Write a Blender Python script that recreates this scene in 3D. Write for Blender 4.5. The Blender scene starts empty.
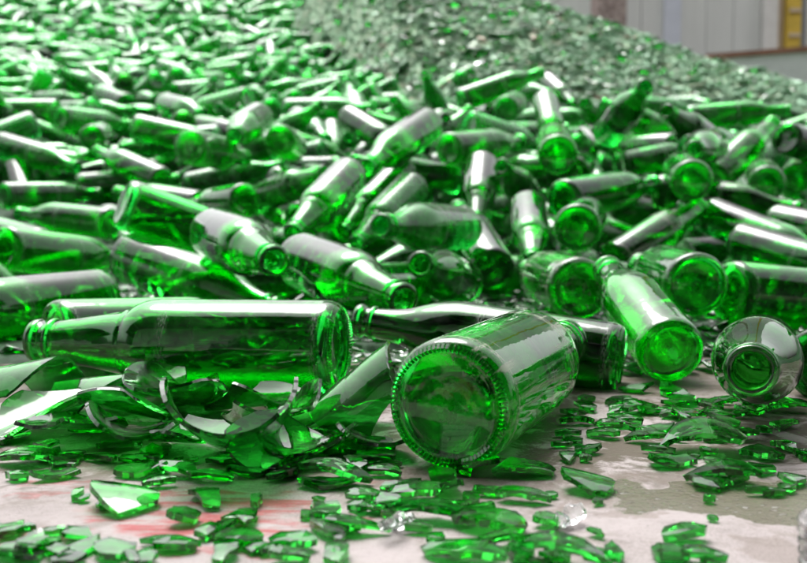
import bpy, math, random
import numpy as np
from mathutils import Vector, Matrix, Euler, Quaternion
rad = math.radians
scene = bpy.context.scene
C = scene.collection

# ------------------------------------------------------------------ camera, sky, sun, exposure
CAM_H = 0.13
cam_data = bpy.data.cameras.new('camera')
cam = bpy.data.objects.new('camera', cam_data)
C.objects.link(cam)
cam.location = (0, 0, CAM_H)
PITCH = math.atan(67.5 / 950)
cam.rotation_euler = (math.pi / 2 - PITCH, 0, 0)
cam_data.sensor_width = 36
cam_data.lens = 950 * 36 / 807
cam_data.clip_start = 0.01
cam_data.clip_end = 2000
cam_data.dof.use_dof = True
cam_data.dof.focus_distance = 0.55
cam_data.dof.aperture_fstop = 10.5
cam_data.dof.aperture_blades = 7
scene.camera = cam

SUN_EL, SUN_AZ = rad(62), rad(-20)
world = bpy.data.worlds.new('World')
scene.world = world
world.use_nodes = True
wn = world.node_tree
wn.nodes.clear()
sky = wn.nodes.new('ShaderNodeTexSky')
sky.sky_type = 'NISHITA'
sky.sun_disc = False
sky.sun_elevation = SUN_EL
sky.sun_rotation = SUN_AZ
sky.air_density = 1.0
sky.dust_density = 6.0
sky.ozone_density = 1.0
hs = wn.nodes.new('ShaderNodeHueSaturation')
hs.inputs['Saturation'].default_value = 0.12
bg = wn.nodes.new('ShaderNodeBackground')
bg.inputs['Strength'].default_value = 0.15
wo = wn.nodes.new('ShaderNodeOutputWorld')
wn.links.new(sky.outputs[0], hs.inputs['Color'])
wn.links.new(hs.outputs[0], bg.inputs['Color'])
wn.links.new(bg.outputs[0], wo.inputs['Surface'])

sd = bpy.data.lights.new('sun', 'SUN')
sd.energy = 1.2
sd.angle = rad(35)
sd.color = (1.0, 0.97, 0.94)
sun = bpy.data.objects.new('sun', sd)
C.objects.link(sun)
sun.rotation_euler = Vector((math.sin(SUN_AZ) * math.cos(SUN_EL), math.cos(SUN_AZ) * math.cos(SUN_EL), math.sin(SUN_EL))).to_track_quat('Z', 'Y').to_euler()

scene.view_settings.view_transform = 'Standard'
scene.view_settings.look = 'None'
scene.view_settings.gamma = 1
scene.view_settings.exposure = 1.22
scene.render.engine = 'CYCLES'
cy = scene.cycles
cy.max_bounces = 26
cy.transmission_bounces = 26
cy.glossy_bounces = 8
cy.diffuse_bounces = 3
cy.transparent_max_bounces = 8
cy.caustics_reflective = True
cy.caustics_refractive = True
cy.blur_glossy = 0.5
cy.sample_clamp_indirect = 6
cy.use_denoising = True

# ------------------------------------------------------------------ helpers
def tag(o, label=None, cat=None, group=None, kind=None):
    if label: o['label'] = label
    if cat: o['category'] = cat
    if group: o['group'] = group
    if kind: o['kind'] = kind
    return o

def link(name, me, mat=None, parent=None):
    o = bpy.data.objects.new(name, me)
    C.objects.link(o)
    if mat is not None and me is not None and len(me.materials) == 0:
        me.materials.append(mat)
    if parent is not None:
        o.parent = parent
    return o

def mesh(name, V, F, smooth=False):
    me = bpy.data.meshes.new(name)
    me.from_pydata([tuple(v) for v in V], [], F)
    me.update()
    if smooth:
        me.polygons.foreach_set('use_smooth', [True] * len(me.polygons))
    return me

def box_mesh(name, x0, x1, y0, y1, z0, z1):
    V = [(x, y, z) for x in (x0, x1) for y in (y0, y1) for z in (z0, z1)]
    F = [(0, 1, 3, 2), (4, 6, 7, 5), (0, 4, 5, 1), (2, 3, 7, 6), (0, 2, 6, 4), (1, 5, 7, 3)]
    return mesh(name, V, F)

class NT:
    """small node-tree builder"""
    def __init__(self, name):
        self.m = bpy.data.materials.new(name)
        self.m.use_nodes = True
        self.t = self.m.node_tree
        self.t.nodes.clear()
        self.out = self.t.nodes.new('ShaderNodeOutputMaterial')
    def n(self, typ, **kw):
        nd = self.t.nodes.new(typ)
        for k, v in kw.items():
            if k.startswith('i_'):
                self.set(nd.inputs[k[2:].replace('_', ' ')], v)
            else:
                setattr(nd, k, v)
        return nd
    def set(self, sock, v):
        if isinstance(v, bpy.types.NodeSocket):
            self.t.links.new(v, sock)
        elif hasattr(sock.default_value, '__len__') and not hasattr(v, '__len__'):
            sock.default_value = [v] * len(sock.default_value)
        elif hasattr(v, '__len__') and len(v) == 3 and len(sock.default_value) == 4:
            sock.default_value = (*v, 1)
        else:
            sock.default_value = v
    def math(self, op, a, b=None, c=None, clamp=False):
        nd = self.t.nodes.new('ShaderNodeMath'); nd.operation = op; nd.use_clamp = clamp
        for i, v in enumerate((a, b, c)):
            if v is not None: self.set(nd.inputs[i], v)
        return nd.outputs[0]
    def ramp(self, fac, a, b, lo=0.0, hi=1.0):
        nd = self.t.nodes.new('ShaderNodeMapRange'); nd.interpolation_type = 'SMOOTHSTEP'
        self.set(nd.inputs[0], fac); self.set(nd.inputs[1], a); self.set(nd.inputs[2], b); self.set(nd.inputs[3], lo); self.set(nd.inputs[4], hi)
        return nd.outputs[0]
    def mix(self, fac, a, b):
        nd = self.t.nodes.new('ShaderNodeMix'); nd.data_type = 'RGBA'
        self.set(nd.inputs[0], fac); self.set(nd.inputs[6], a); self.set(nd.inputs[7], b)
        return nd.outputs[2]
    def noise(self, vec, scale, detail=4, rough=0.55, dist=0.0):
        nd = self.t.nodes.new('ShaderNodeTexNoise')
        self.set(nd.inputs['Vector'], vec); nd.inputs['Scale'].default_value = scale; nd.inputs['Detail'].default_value = detail
        nd.inputs['Roughness'].default_value = rough; nd.inputs['Distortion'].default_value = dist
        return nd.outputs[0]
    def mapping(self, vec, scale=(1, 1, 1), loc=(0, 0, 0), rot=(0, 0, 0)):
        nd = self.t.nodes.new('ShaderNodeMapping')
        self.set(nd.inputs['Vector'], vec); nd.inputs['Scale'].default_value = scale; nd.inputs['Location'].default_value = loc; nd.inputs['Rotation'].default_value = rot
        return nd.outputs[0]
    def done(self, shader):
        self.t.links.new(shader, self.out.inputs['Surface'])
        return self.m

# ------------------------------------------------------------------ materials
def glass_material(name, tint=(0.008, 0.54, 0.045), tint2=(0.020, 0.64, 0.040), dust=0.09, scuff=0.5, streak=0.0, rough=0.02, island=False, wobble=0.25, dust_col=(0.42, 0.47, 0.42)):
    b = NT(name)
    tc = b.n('ShaderNodeTexCoord').outputs['Object']
    if island:
        rnd = b.n('ShaderNodeNewGeometry').outputs['Random Per Island']
    else:
        rnd = b.n('ShaderNodeObjectInfo').outputs['Random']
    off = b.n('ShaderNodeVectorMath', operation='SCALE'); b.set(off.inputs[0], (7.3, 4.1, 9.7)); b.set(off.inputs['Scale'], rnd)
    add = b.n('ShaderNodeVectorMath', operation='ADD'); b.set(add.inputs[0], tc); b.set(add.inputs[1], off.outputs[0])
    p = add.outputs[0]
    n1 = b.noise(p, 38, 5, 0.65)
    n2 = b.noise(p, 420, 2, 0.5)
    film = b.ramp(n1, 0.42, 0.78)
    speck = b.ramp(n2, 0.66, 0.74)
    mask = b.math('MULTIPLY', b.math('ADD', b.math('MULTIPLY', film, 0.55), b.math('MULTIPLY', speck, 0.5)), dust)
    if scuff > 0:
        sep = b.n('ShaderNodeSeparateXYZ'); b.set(sep.inputs[0], tc); z = sep.outputs[2]
        def band(z0, w):
            return b.ramp(b.math('ABSOLUTE', b.math('SUBTRACT', z, z0)), w, w * 0.2)
        bands = b.math('MAXIMUM', band(0.0115, 0.004), band(0.126, 0.006))
        bn = b.ramp(b.noise(b.mapping(p, (260, 260, 900)), 1.0, 3, 0.6), 0.44, 0.62)
        mask = b.math('ADD', mask, b.math('MULTIPLY', b.math('MULTIPLY', bands, bn), scuff))
    if streak > 0:
        st = b.ramp(b.noise(b.mapping(p, (210, 210, 9)), 1.0, 3, 0.6), 0.54, 0.68)
        st2 = b.ramp(b.noise(b.mapping(p, (16, 16, 10)), 1.0, 2, 0.5), 0.40, 0.60)
        sc = b.ramp(b.noise(b.mapping(p, (30, 30, 500), rot=(0.5, 0.2, 0)), 1.0, 2, 0.5), 0.66, 0.72)
        mask = b.math('ADD', mask, b.math('MULTIPLY', b.math('ADD', b.math('MULTIPLY', st, st2), b.math('MULTIPLY', sc, 0.5)), streak))
    mask = b.math('MINIMUM', mask, 0.8)
    col = b.mix(rnd, tint, tint2)
    bump = b.n('ShaderNodeBump'); bump.inputs['Strength'].default_value = wobble; bump.inputs['Distance'].default_value = 0.001
    b.set(bump.inputs['Height'], b.noise(p, 60, 2, 0.4))
    g = b.n('ShaderNodeBsdfPrincipled')
    b.set(g.inputs['Base Color'], col)
    g.inputs['Transmission Weight'].default_value = 1.0
    g.inputs['IOR'].default_value = 1.52
    b.set(g.inputs['Roughness'], b.math('ADD', b.math('MULTIPLY', mask, 0.25), rough))
    b.set(g.inputs['Normal'], bump.outputs[0])
    d = b.n('ShaderNodeBsdfPrincipled')
    b.set(d.inputs['Base Color'], dust_col)
    d.inputs['Roughness'].default_value = 0.65
    mx = b.n('ShaderNodeMixShader')
    b.set(mx.inputs[0], b.math('MULTIPLY', mask, 0.55)); b.set(mx.inputs[1], g.outputs[0]); b.set(mx.inputs[2], d.outputs[0])
    return b.done(mx.outputs[0])

M = {}
M['glass'] = glass_material('green_bottle_glass')
M['glass_deep'] = glass_material('deep_green_glass', tint=(0.004, 0.24, 0.018), tint2=(0.02, 0.32, 0.018), dust=0.12)
M['glass_dusty'] = glass_material('dusty_green_glass', rough=0.08, dust=0.8, scuff=0.9, streak=0.25)
M['glass_streaked'] = glass_material('streaked_green_glass', dust=0.2, scuff=0.9, streak=0.9, dust_col=(0.45, 0.44, 0.38))
M['glass_hazy'] = glass_material('hazy_green_glass', tint=(0.02, 0.46, 0.07), tint2=(0.03, 0.56, 0.06), rough=0.22, dust=0.8, scuff=0.9, streak=0.3, dust_col=(0.36, 0.45, 0.39))
M['glass_pile'] = glass_material('green_glass_far', tint=(0.02, 0.46, 0.07), tint2=(0.04, 0.56, 0.06), rough=0.24, dust=0.7, dust_col=(0.36, 0.45, 0.39), scuff=0.0, island=True)
M['shard'] = glass_material('green_shard_glass', tint=(0.012, 0.38, 0.03), tint2=(0.03, 0.54, 0.04), dust=0.25, rough=0.03, scuff=0, wobble=0.35, dust_col=(0.5, 0.5, 0.47))
M['shard_bits'] = glass_material('green_glass_bits', tint=(0.012, 0.38, 0.03), tint2=(0.03, 0.54, 0.04), dust=0.3, rough=0.22, scuff=0, island=True)
M['clear'] = glass_material('clear_glass', tint=(0.93, 0.95, 0.95), tint2=(0.88, 0.9, 0.9), dust=0.5, scuff=0, wobble=0.6)

def concrete():
    b = NT('stained_concrete')
    tc = b.n('ShaderNodeTexCoord').outputs['Object']
    sep = b.n('ShaderNodeSeparateXYZ'); b.set(sep.inputs[0], tc); x, y = sep.outputs[0], sep.outputs[1]
    n0 = b.noise(tc, 6, 6, 0.6); n1 = b.noise(tc, 55, 5, 0.6); n2 = b.noise(tc, 420, 3, 0.6)
    col = b.mix(b.ramp(n0, 0.35, 0.7), (0.33, 0.292, 0.290), (0.275, 0.240, 0.236))
    col = b.mix(b.math('MULTIPLY', b.ramp(n1, 0.45, 0.75), 0.35), col, (0.13, 0.113, 0.105))
    col = b.mix(b.math('MULTIPLY', b.ramp(n2, 0.55, 0.75), 0.30), col, (0.10, 0.09, 0.086))
    wx = b.math('ADD', x, b.math('MULTIPLY', b.math('SUBTRACT', b.noise(tc, 22, 4), 0.5), 0.10))
    wy = b.math('ADD', y, b.math('MULTIPLY', b.math('SUBTRACT', b.noise(b.mapping(tc, loc=(3, 5, 1)), 22, 4), 0.5), 0.10))
    def blob(cx, cy_, rx, ry, soft=0.35):
        ex = b.math('DIVIDE', b.math('SUBTRACT', wx, cx), rx); ey = b.math('DIVIDE', b.math('SUBTRACT', wy, cy_), ry)
        r2 = b.math('ADD', b.math('MULTIPLY', ex, ex), b.math('MULTIPLY', ey, ey))
        return b.ramp(r2, 1.0 + soft, 1.0 - soft)
    def paint(col, mask, c, k):
        return b.mix(b.math('MULTIPLY', mask, k), col, c)
    # red paint, worn through in streaks
    wear = b.ramp(b.noise(b.mapping(tc, (25, 110, 60), rot=(0, 0, 0.15)), 1.0, 5, 0.7), 0.40, 0.58)
    for cx, cy_, rx, ry, k in ((-0.085, 0.405, 0.055, 0.03, 0.9), (-0.038, 0.463, 0.020, 0.008, 0.9), (-0.155, 0.365, 0.03, 0.012, 0.8), (-0.075, 0.36, 0.03, 0.012, 0.6), (-0.17, 0.45, 0.02, 0.012, 0.6)):
        col = paint(col, b.math('MULTIPLY', blob(cx, cy_, rx, ry), wear), (0.30, 0.055, 0.06), k)
    # brown dirt under and between the glass
    dirtn = b.ramp(b.noise(tc, 24, 7, 0.72, 0.6), 0.43, 0.53)
    dirtf = b.ramp(b.noise(b.mapping(tc, loc=(7, 2, 0)), 17, 8, 0.75, 0.8), 0.52, 0.60)
    col = paint(col, dirtf, (0.12, 0.10, 0.078), 0.4)
    sand = b.ramp(b.noise(b.mapping(tc, loc=(1, 9, 0)), 900, 2, 0.6), 0.52, 0.62)
    col = paint(col, b.math('MULTIPLY', sand, b.ramp(b.noise(tc, 12, 4), 0.4, 0.6)), (0.085, 0.075, 0.06), 0.55)
    dirty = b.math('MULTIPLY', b.ramp(wy, 0.40, 0.50), b.math('MAXIMUM', dirtn, b.ramp(wy, 0.58, 0.72, 0, .8)))
    col = paint(col, dirty, (0.068, 0.054, 0.034), 0.93)
    dirty2 = b.math('MULTIPLY', blob(0.06, 0.445, 0.09, 0.035), b.ramp(n1, 0.35, 0.6))
    col = paint(col, dirty2, (0.125, 0.095, 0.075), 0.6)
    for cx, cy_, rx, ry, k in ((-0.03, 0.47, 0.05, 0.02, 0.6), (0.10, 0.405, 0.012, 0.008, 0.45), (0.148, 0.36, 0.02, 0.01, 0.4), (-0.13, 0.485, 0.05, 0.012, 0.5)):
        col = paint(col, blob(cx, cy_, rx, ry), (0.13, 0.10, 0.08), k)
    # dried olive spill with pale flakes in it
    spill = blob(0.158, 0.428, 0.072, 0.030, 0.10)
    col = paint(col, spill, (0.115, 0.105, 0.072), 0.85)
    fl = b.ramp(b.noise(b.mapping(tc, (150, 330, 200)), 1.0, 3, 0.55), 0.60, 0.66)
    col = paint(col, b.math('MULTIPLY', spill, fl), (0.34, 0.33, 0.31), 0.8)
    # small dark grit
    grit = b.ramp(b.noise(tc, 700, 1, 0.4), 0.72, 0.76)
    col = paint(col, grit, (0.03, 0.04, 0.025), 0.7)
    bs = b.n('ShaderNodeBsdfPrincipled')
    b.set(bs.inputs['Base Color'], col)
    b.set(bs.inputs['Roughness'], b.ramp(spill, 0, 1, 0.8, 0.16))
    bs.inputs['Specular IOR Level'].default_value = 0.3
    bump = b.n('ShaderNodeBump'); bump.inputs['Strength'].default_value = 0.8; bump.inputs['Distance'].default_value = 0.0016
    b.set(bump.inputs['Height'], b.math('ADD', b.math('MULTIPLY', n1, 0.8), b.math('ADD', b.math('MULTIPLY', n2, 0.5), b.math('MULTIPLY', fl, spill))))
    b.set(bs.inputs['Normal'], bump.outputs[0])
    return b.done(bs.outputs[0])
M['concrete'] = concrete()

def simple(name, col, rough=0.7, var=0.25, scale=8, col2=None, bump=0.0, metallic=0.0, stretch=(1, 1, 1)):
    b = NT(name)
    tc = b.n('ShaderNodeTexCoord').outputs['Object']
    n = b.noise(b.mapping(tc, stretch), scale, 6, 0.65)
    c2 = col2 or tuple(c * (1 - var) for c in col)
    bs = b.n('ShaderNodeBsdfPrincipled')
    b.set(bs.inputs['Base Color'], b.mix(b.ramp(n, 0.35, 0.68), col, c2))
    bs.inputs['Roughness'].default_value = rough
    bs.inputs['Metallic'].default_value = metallic
    if bump:
        bp = b.n('ShaderNodeBump'); bp.inputs['Strength'].default_value = bump; bp.inputs['Distance'].default_value = 0.01
        b.set(bp.inputs['Height'], n); b.set(bs.inputs['Normal'], bp.outputs[0])
    return b.done(bs.outputs[0])
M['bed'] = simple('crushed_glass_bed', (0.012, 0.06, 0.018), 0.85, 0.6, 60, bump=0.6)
M['mound_soil'] = simple('mound_fines', (0.20, 0.38, 0.22), 0.8, 0.4, 14, col2=(0.26, 0.33, 0.21), bump=0.8)
M['panel'] = simple('grey_wall_sheet', (0.72, 0.73, 0.71), 0.55, 0.12, 0.8, stretch=(3, 1, 0.4))
M['hall'] = simple('added_hall_sheet', (0.045, 0.05, 0.05), 0.6, 0.2, 1.0)  # for the added hall out of view, dark to mute its reflection
M['panel_pale'] = simple('pale_blue_strip', (0.66, 0.69, 0.78), 0.5, 0.1, 2)
M['white'] = simple('white_paint', (0.82, 0.80, 0.78), 0.5, 0.12, 3)
M['beige'] = simple('beige_paint', (0.62, 0.50, 0.36), 0.6, 0.15, 3)
M['yellow'] = simple('yellow_paint', (0.70, 0.48, 0.06), 0.5, 0.25, 4)
M['steel'] = simple('dark_grey_steel', (0.22, 0.24, 0.25), 0.5, 0.2, 4)
M['wall'] = simple('lilac_grey_render', (0.55, 0.52, 0.56), 0.85, 0.15, 5, bump=0.2)
M['coping'] = simple('red_brown_coping', (0.24, 0.10, 0.07), 0.7, 0.3, 12)
M['brick'] = simple('pinkish_stone', (0.46, 0.36, 0.34), 0.9, 0.5, 22, col2=(0.16, 0.11, 0.11), bump=0.5)

def mound_glass():
    b = NT('dusty_cullet')
    rnd = b.n('ShaderNodeNewGeometry').outputs['Random Per Island']
    cr = b.n('ShaderNodeValToRGB'); b.set(cr.inputs[0], rnd)
    el = cr.color_ramp.elements
    el[0].position = 0.0; el[0].color = (0.12, 0.31, 0.15, 1)
    el[1].position = 1.0; el[1].color = (0.38, 0.55, 0.40, 1)
    for pos, c in ((0.25, (0.17, 0.38, 0.21, 1)), (0.5, (0.23, 0.42, 0.26, 1)), (0.75, (0.25, 0.45, 0.28, 1)), (0.92, (0.30, 0.39, 0.27, 1)), (0.98, (0.45, 0.29, 0.22, 1))):
        e = el.new(pos); e.color = c
    bs = b.n('ShaderNodeBsdfPrincipled')
    b.set(bs.inputs['Base Color'], cr.outputs[0])
    bs.inputs['Roughness'].default_value = 0.45
    return b.done(bs.outputs[0])
M['cullet'] = mound_glass()

# ------------------------------------------------------------------ the setting
V = []; F = []
ring = [(-60, -20), (60, -20), (60, 300), (-60, 300)]
ground = link('ground', mesh('ground', [(-400, -60, 0), (400, -60, 0), (400, 900, 0), (-400, 900, 0)], [(0, 1, 2, 3)]), M['concrete'])
tag(ground, 'pale pinkish concrete yard stained with red paint and brown dirt', kind='structure')

HZ = [(0.5,0.0),(0.8,0.0),(0.95,0.035),(1.35,0.11),(1.7,0.195),(2.0,0.26),(2.5,0.36),(3.2,0.49),(4.2,0.72),(5.2,0.98),(6.2,1.28),(7.7,1.86),(9,2.35)]
def heap(x, y):
    z = np.interp(y, [a for a, _ in HZ], [b for _, b in HZ])
    z = z - 0.03 * np.clip(x, -1.5, 1.5) * np.clip((y - .8) / .5, 0, 1)
    return z + .06 * np.clip((x + .2) / .5, 0, 1) * np.clip((y - 1.9) / .6, 0, 1)
def cone(x, y):
    r2 = (x + .6) ** 2 + ((y - 6.5) * 1.25) ** 2
    return 2.02 - .38 * np.sqrt(r2 + .15)
def bedge(y):
    return np.interp(y, [.5, 2.55, 2.75, 3.0, 4.0, 5.5, 7, 8.5, 10], [1.9, 1.9, .18, .10, 0.0, -.3, -.76, -1.15, -1.5])

rng = np.random.default_rng(11)
def grid_surface(name, fn, x0, x1, y0, y1, step, mat, label):
    xs = np.arange(x0, x1 + step / 2, step); ys = np.arange(y0, y1 + step / 2, step)
    X, Y = np.meshgrid(xs, ys)
    Z = fn(X, Y)
    n = len(xs)
    V = np.stack([X, Y, Z], 2).reshape(-1, 3)
    F = [(j * n + i, j * n + i + 1, (j + 1) * n + i + 1, (j + 1) * n + i) for j in range(len(ys) - 1) for i in range(n - 1)]
    o = link(name, mesh(name, V, F, True), mat)
    return tag(o, label, kind='structure')
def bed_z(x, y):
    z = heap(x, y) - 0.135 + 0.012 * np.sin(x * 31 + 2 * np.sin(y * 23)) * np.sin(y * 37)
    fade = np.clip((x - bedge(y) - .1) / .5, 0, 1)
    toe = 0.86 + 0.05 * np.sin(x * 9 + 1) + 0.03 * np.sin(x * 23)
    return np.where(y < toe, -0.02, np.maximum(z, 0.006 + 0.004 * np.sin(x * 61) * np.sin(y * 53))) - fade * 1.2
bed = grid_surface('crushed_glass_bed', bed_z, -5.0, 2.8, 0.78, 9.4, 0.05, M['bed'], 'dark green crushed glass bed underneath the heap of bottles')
def mound_z(x, y):
    lump = 0.035 * np.sin(x * 5.1 + 1.3 * np.sin(y * 3.7)) * np.sin(y * 4.3 + x) + 0.012 * np.sin(x * 17 + y * 9) * np.sin(y * 19 - x * 6)
    w = np.clip((x - bedge(y)) / .4 + .6, 0, 1)
    return (cone(x, y) + lump) * w + (heap(x, y) - .25) * (1 - w)
mound = grid_surface('cullet_mound', mound_z, -5.2, 5.2, 1.9, 11, 0.08, M['mound_soil'], 'grey green mound of finely crushed glass rising behind the bottles')

# crushed glass lying over the mound: tens of thousands of small pieces
def scatter_cullet():
    N = 150000
    x = rng.uniform(-2.2, 4.6, N); y = rng.uniform(2.2, 8.2, N)
    inside = (x > bedge(y) - .25) & (mound_z(x, y) > 0.0) & (np.abs(x) < 0.46 * y + .25)
    x, y = x[inside], y[inside]
    # thin out towards the back where pieces are only a pixel or two
    keep = rng.random(len(x)) < np.clip(1.35 - y * .12, .3, 1)
    x, y = x[keep], y[keep]
    size = np.exp(rng.normal(math.log(0.011), .45, len(x))).clip(.006, .05)
    pieces('mound_cullet', x, y, mound_z(x, y) + 0.004, size, M['cullet'], 'loose crushed green glass covering the mound behind the bottles')
def pieces(name, x, y, z, size, mat, label):
    n = len(x)
    base = np.array([(-1, -.6), (.2, -1), (1, -.1), (.1, .9)])
    b4 = base[None] * (1 + rng.normal(0, .28, (n, 4, 2)))
    P = np.zeros((n, 8, 3))
    P[:, :4, :2] = b4; P[:, 4:, :2] = b4 * .92
    th = rng.uniform(.08, .2, n)
    P[:, 4:, 2] = th[:, None]
    P[:, [1, 5], 2] += rng.uniform(0, .35, n)[:, None]; P[:, [3, 7], 2] += rng.uniform(0, .35, n)[:, None]
    P *= size[:, None, None]
    a, t, s = rng.uniform(0, math.tau, n), rng.normal(0, .28, n), rng.normal(0, .28, n)
    ca, sa = np.cos(a), np.sin(a)
    ct, st_ = np.cos(t), np.sin(t); cs, ss = np.cos(s), np.sin(s)
    R = np.zeros((n, 3, 3))
    R[:, 0] = np.stack([ca * cs, -sa * ct + ca * ss * st_, sa * st_ + ca * ss * ct], 1)
    R[:, 1] = np.stack([sa * cs, ca * ct + sa * ss * st_, -ca * st_ + sa * ss * ct], 1)
    R[:, 2] = np.stack([-ss, cs * st_, cs * ct], 1)
    Q = np.einsum('nij,nkj->nki', R, P) + np.stack([x, y, z], 1)[:, None]
    f = np.array([(3, 2, 1, 0), (4, 5, 6, 7), (0, 1, 5, 4), (1, 2, 6, 5), (2, 3, 7, 6), (3, 0, 4, 7)])
    Fa = (f[None] + 8 * np.arange(n)[:, None, None]).reshape(-1, 4)
    me = bpy.data.meshes.new(name)
    me.vertices.add(8 * n); me.vertices.foreach_set('co', Q.reshape(-1))
    me.loops.add(len(Fa) * 4); me.loops.foreach_set('vertex_index', Fa.reshape(-1))
    me.polygons.add(len(Fa)); me.polygons.foreach_set('loop_start', np.arange(len(Fa)) * 4); me.polygons.foreach_set('loop_total', np.full(len(Fa), 4))
    me.update(calc_edges=True)
    o = link(name, me, mat)
    tag(o, label, 'crushed glass', kind='stuff')
scatter_cullet()
gx = rng.uniform(-1.6, 2.4, 3200); gy = rng.uniform(2.3, 7.5, 3200)
gd = gx - bedge(gy)
ok_ = (gd > -.35) & (np.abs(gx) < .46 * gy + .1) & (rng.random(len(gx)) < np.clip(1.1 - gd * .45, .2, 1))
gx, gy = gx[ok_], gy[ok_]
pieces('mound_green_glass', gx, gy, np.maximum(mound_z(gx, gy), bed_z(gx, gy)) + .012, np.exp(rng.normal(math.log(.026), .4, len(gx))).clip(.01, .06), M['shard_bits'], 'bigger pieces of green glass strewn where the bottles meet the mound')
tx = rng.uniform(-.75, .8, 2600); ty = rng.uniform(.76, 1.5, 2600)
ok_ = np.abs(tx) < .46 * ty + .05
tx, ty = tx[ok_], ty[ok_]
pieces('toe_cullet', tx, ty, np.maximum(bed_z(tx, ty), 0) + .003, np.exp(rng.normal(math.log(.010), .45, len(tx))).clip(.005, .03), M['shard_bits'], 'crushed green glass littering the foot of the heap under the bottles')

# ------------------------------------------------------------------ building and wall behind the mound
YB = 14.0
def bx(px): return (px - 403.5) / 950 * YB
hall = link('warehouse', None)
hall.location = (bx(700), YB, 0)
tag(hall, 'grey sheet-clad warehouse with white and yellow uprights behind the glass mound', 'building')
def slab(name, p0, p1, mat, depth, off, z1=9.0, parent=hall):
    o = link(name, box_mesh(name, bx(p0) - bx(700), bx(p1) - bx(700), off, off + depth, 0, z1), M[mat], parent)
    return o
for p0, p1 in ((330, 420), (420, 500), (500, 560), (560, 618), (618, 637), (637.6, 659), (676, 701), (701.6, 728), (728.6, 755)):
    o = slab('wall_panel', p0 + .08, p1 - .08, 'panel', .2, random.Random(int(p0)).uniform(0, .02))
slab('cladding_strip', 659.3, 675.6, 'panel_pale', .24, -.04)
slab('downpipe', 756, 769, 'white', .3, -.12)
slab('door_jamb', 769.5, 775.5, 'beige', .3, -.06)
yc = slab('yellow_column', 776, 789, 'yellow', .35, -.2)
for k in range(5):
    o = link('ladder_rung', box_mesh('ladder_rung', bx(777) - bx(700), bx(788) - bx(700), -.24, -.204, 1.6 + k * .35, 1.65 + k * .35), M['beige'], yc)
slab('door_jamb', 789.5, 799, 'steel', .3, -.02)
slab('wall_panel', 799.5, 840, 'panel', .2, 0.0)
slab('wall_panel', 840.5, 900, 'panel', .2, 0.01)

yard = link('added_dark_hall', None)  # out of view, added so the bottle flanks mirror less sky
yard.location = (0, -3.0, 0)
tag(yard, 'unseen dark hall behind the camera, added to darken the bottle reflections', 'building')
for k in range(14):
    o = link('wall_panel', box_mesh('wall_panel', -21 + k * 3 + .02, -18 + k * 3 - .02, -.3 - .05 * (k % 2), 0, 0, 9.0), M['hall'], yard)
link('added_roof_edge', box_mesh('added_roof_edge', -21.2, 21.2, -.6, -.02, 9.003, 9.5), M['steel'], yard)
cnp = link('added_canopy', box_mesh('added_canopy', -14, 14, .12, 3.5, 4.6, 4.72), M['hall'], yard)  # invented overhang, its front edge placed to shape the bottle highlights
for k in range(8):
    link('added_canopy_beam', box_mesh('added_canopy_beam', -13.6 + k * 3.88, -13.45 + k * 3.88, 0.13, 3.45, 4.38, 4.597), M['steel'], cnp)
dr = link('added_roller_door', box_mesh('added_roller_door', -6.5, -2.5, .004, .08, 0, 4.5), M['steel'], yard)
for k in range(12):
    link('added_door_slat', box_mesh('added_door_slat', -6.4, -2.6, .083, .11, .05 + k * .37, .36 + k * .37), M['panel'], dr)

def wedge_wall():
    # low wall running away to the left behind the mound's right flank
    A = Vector((5.2, 8.2, 0)); B_ = Vector((3.0, 9.4, 0))
    d = (B_ - A).normalized(); nrm = Vector((-d.y, d.x, 0))
    root = link('low_wall', None); root.location = (A + B_) / 2
    tag(root, 'low lilac grey wall with red-brown coping right of the mound', 'wall')
    c = (A + B_) / 2
    def prism(name, z0, z1, w0, w1, mat):
        V = []
        for p in (A, B_):
            for w in (w0, w1):
                for z in (z0, z1):
                    q = p + nrm * w - c; V.append((q.x, q.y, z))
        F = [(0, 1, 3, 2), (4, 6, 7, 5), (0, 4, 5, 1), (2, 3, 7, 6), (0, 2, 6, 4), (1, 5, 7, 3)]
        return link(name, mesh(name, V, F), M[mat], root)
    prism('wall_face', 0, 1.60, 0, .22, 'wall')
    prism('coping', 1.603, 1.65, -.03, .25, 'coping')
wedge_wall()
pil = link('stone_pillar', box_mesh('stone_pillar', -.17, .19, -.25, .25, 0, 6), M['brick'])
pil.location = ((604 - 403.5) / 950 * 12.5, 12.5, 0)
tag(pil, 'blurred speckled pink stone pillar at top edge behind the mound', 'pillar')

# ------------------------------------------------------------------ bottles
PROF = {
'A':[(.0275,0),(.031,.0022),(.0328,.007),(.033,.012),(.033,.148),(.0327,.156),(.0312,.166),(.028,.178),(.0238,.190),(.0195,.202),(.0168,.214),(.0152,.228),(.0140,.243),(.0136,.247),(.0155,.2485),(.0155,.2565),(.0135,.258)],
'B':[(.0285,0),(.032,.0022),(.0338,.007),(.034,.012),(.034,.136),(.0337,.143),(.0325,.150),(.0302,.1565),(.0272,.161),(.0258,.1635),(.0262,.1655),(.0246,.168),(.0215,.186),(.0185,.206),(.0160,.226),(.0145,.236),(.0142,.2375),(.0160,.239),(.0160,.2465),(.0140,.248)],
'C':[(.0265,0),(.030,.0022),(.0313,.007),(.0315,.012),(.0315,.112),(.0312,.122),(.0298,.134),(.0268,.148),(.0225,.162),(.0185,.176),(.0158,.190),(.0142,.206),(.0136,.213),(.0155,.2145),(.0155,.2225),(.0135,.224)],
}
LEN = {k: v[-1][1] for k, v in PROF.items()}
RMAX = {k: max(r for r, z in v) for k, v in PROF.items()}
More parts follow.
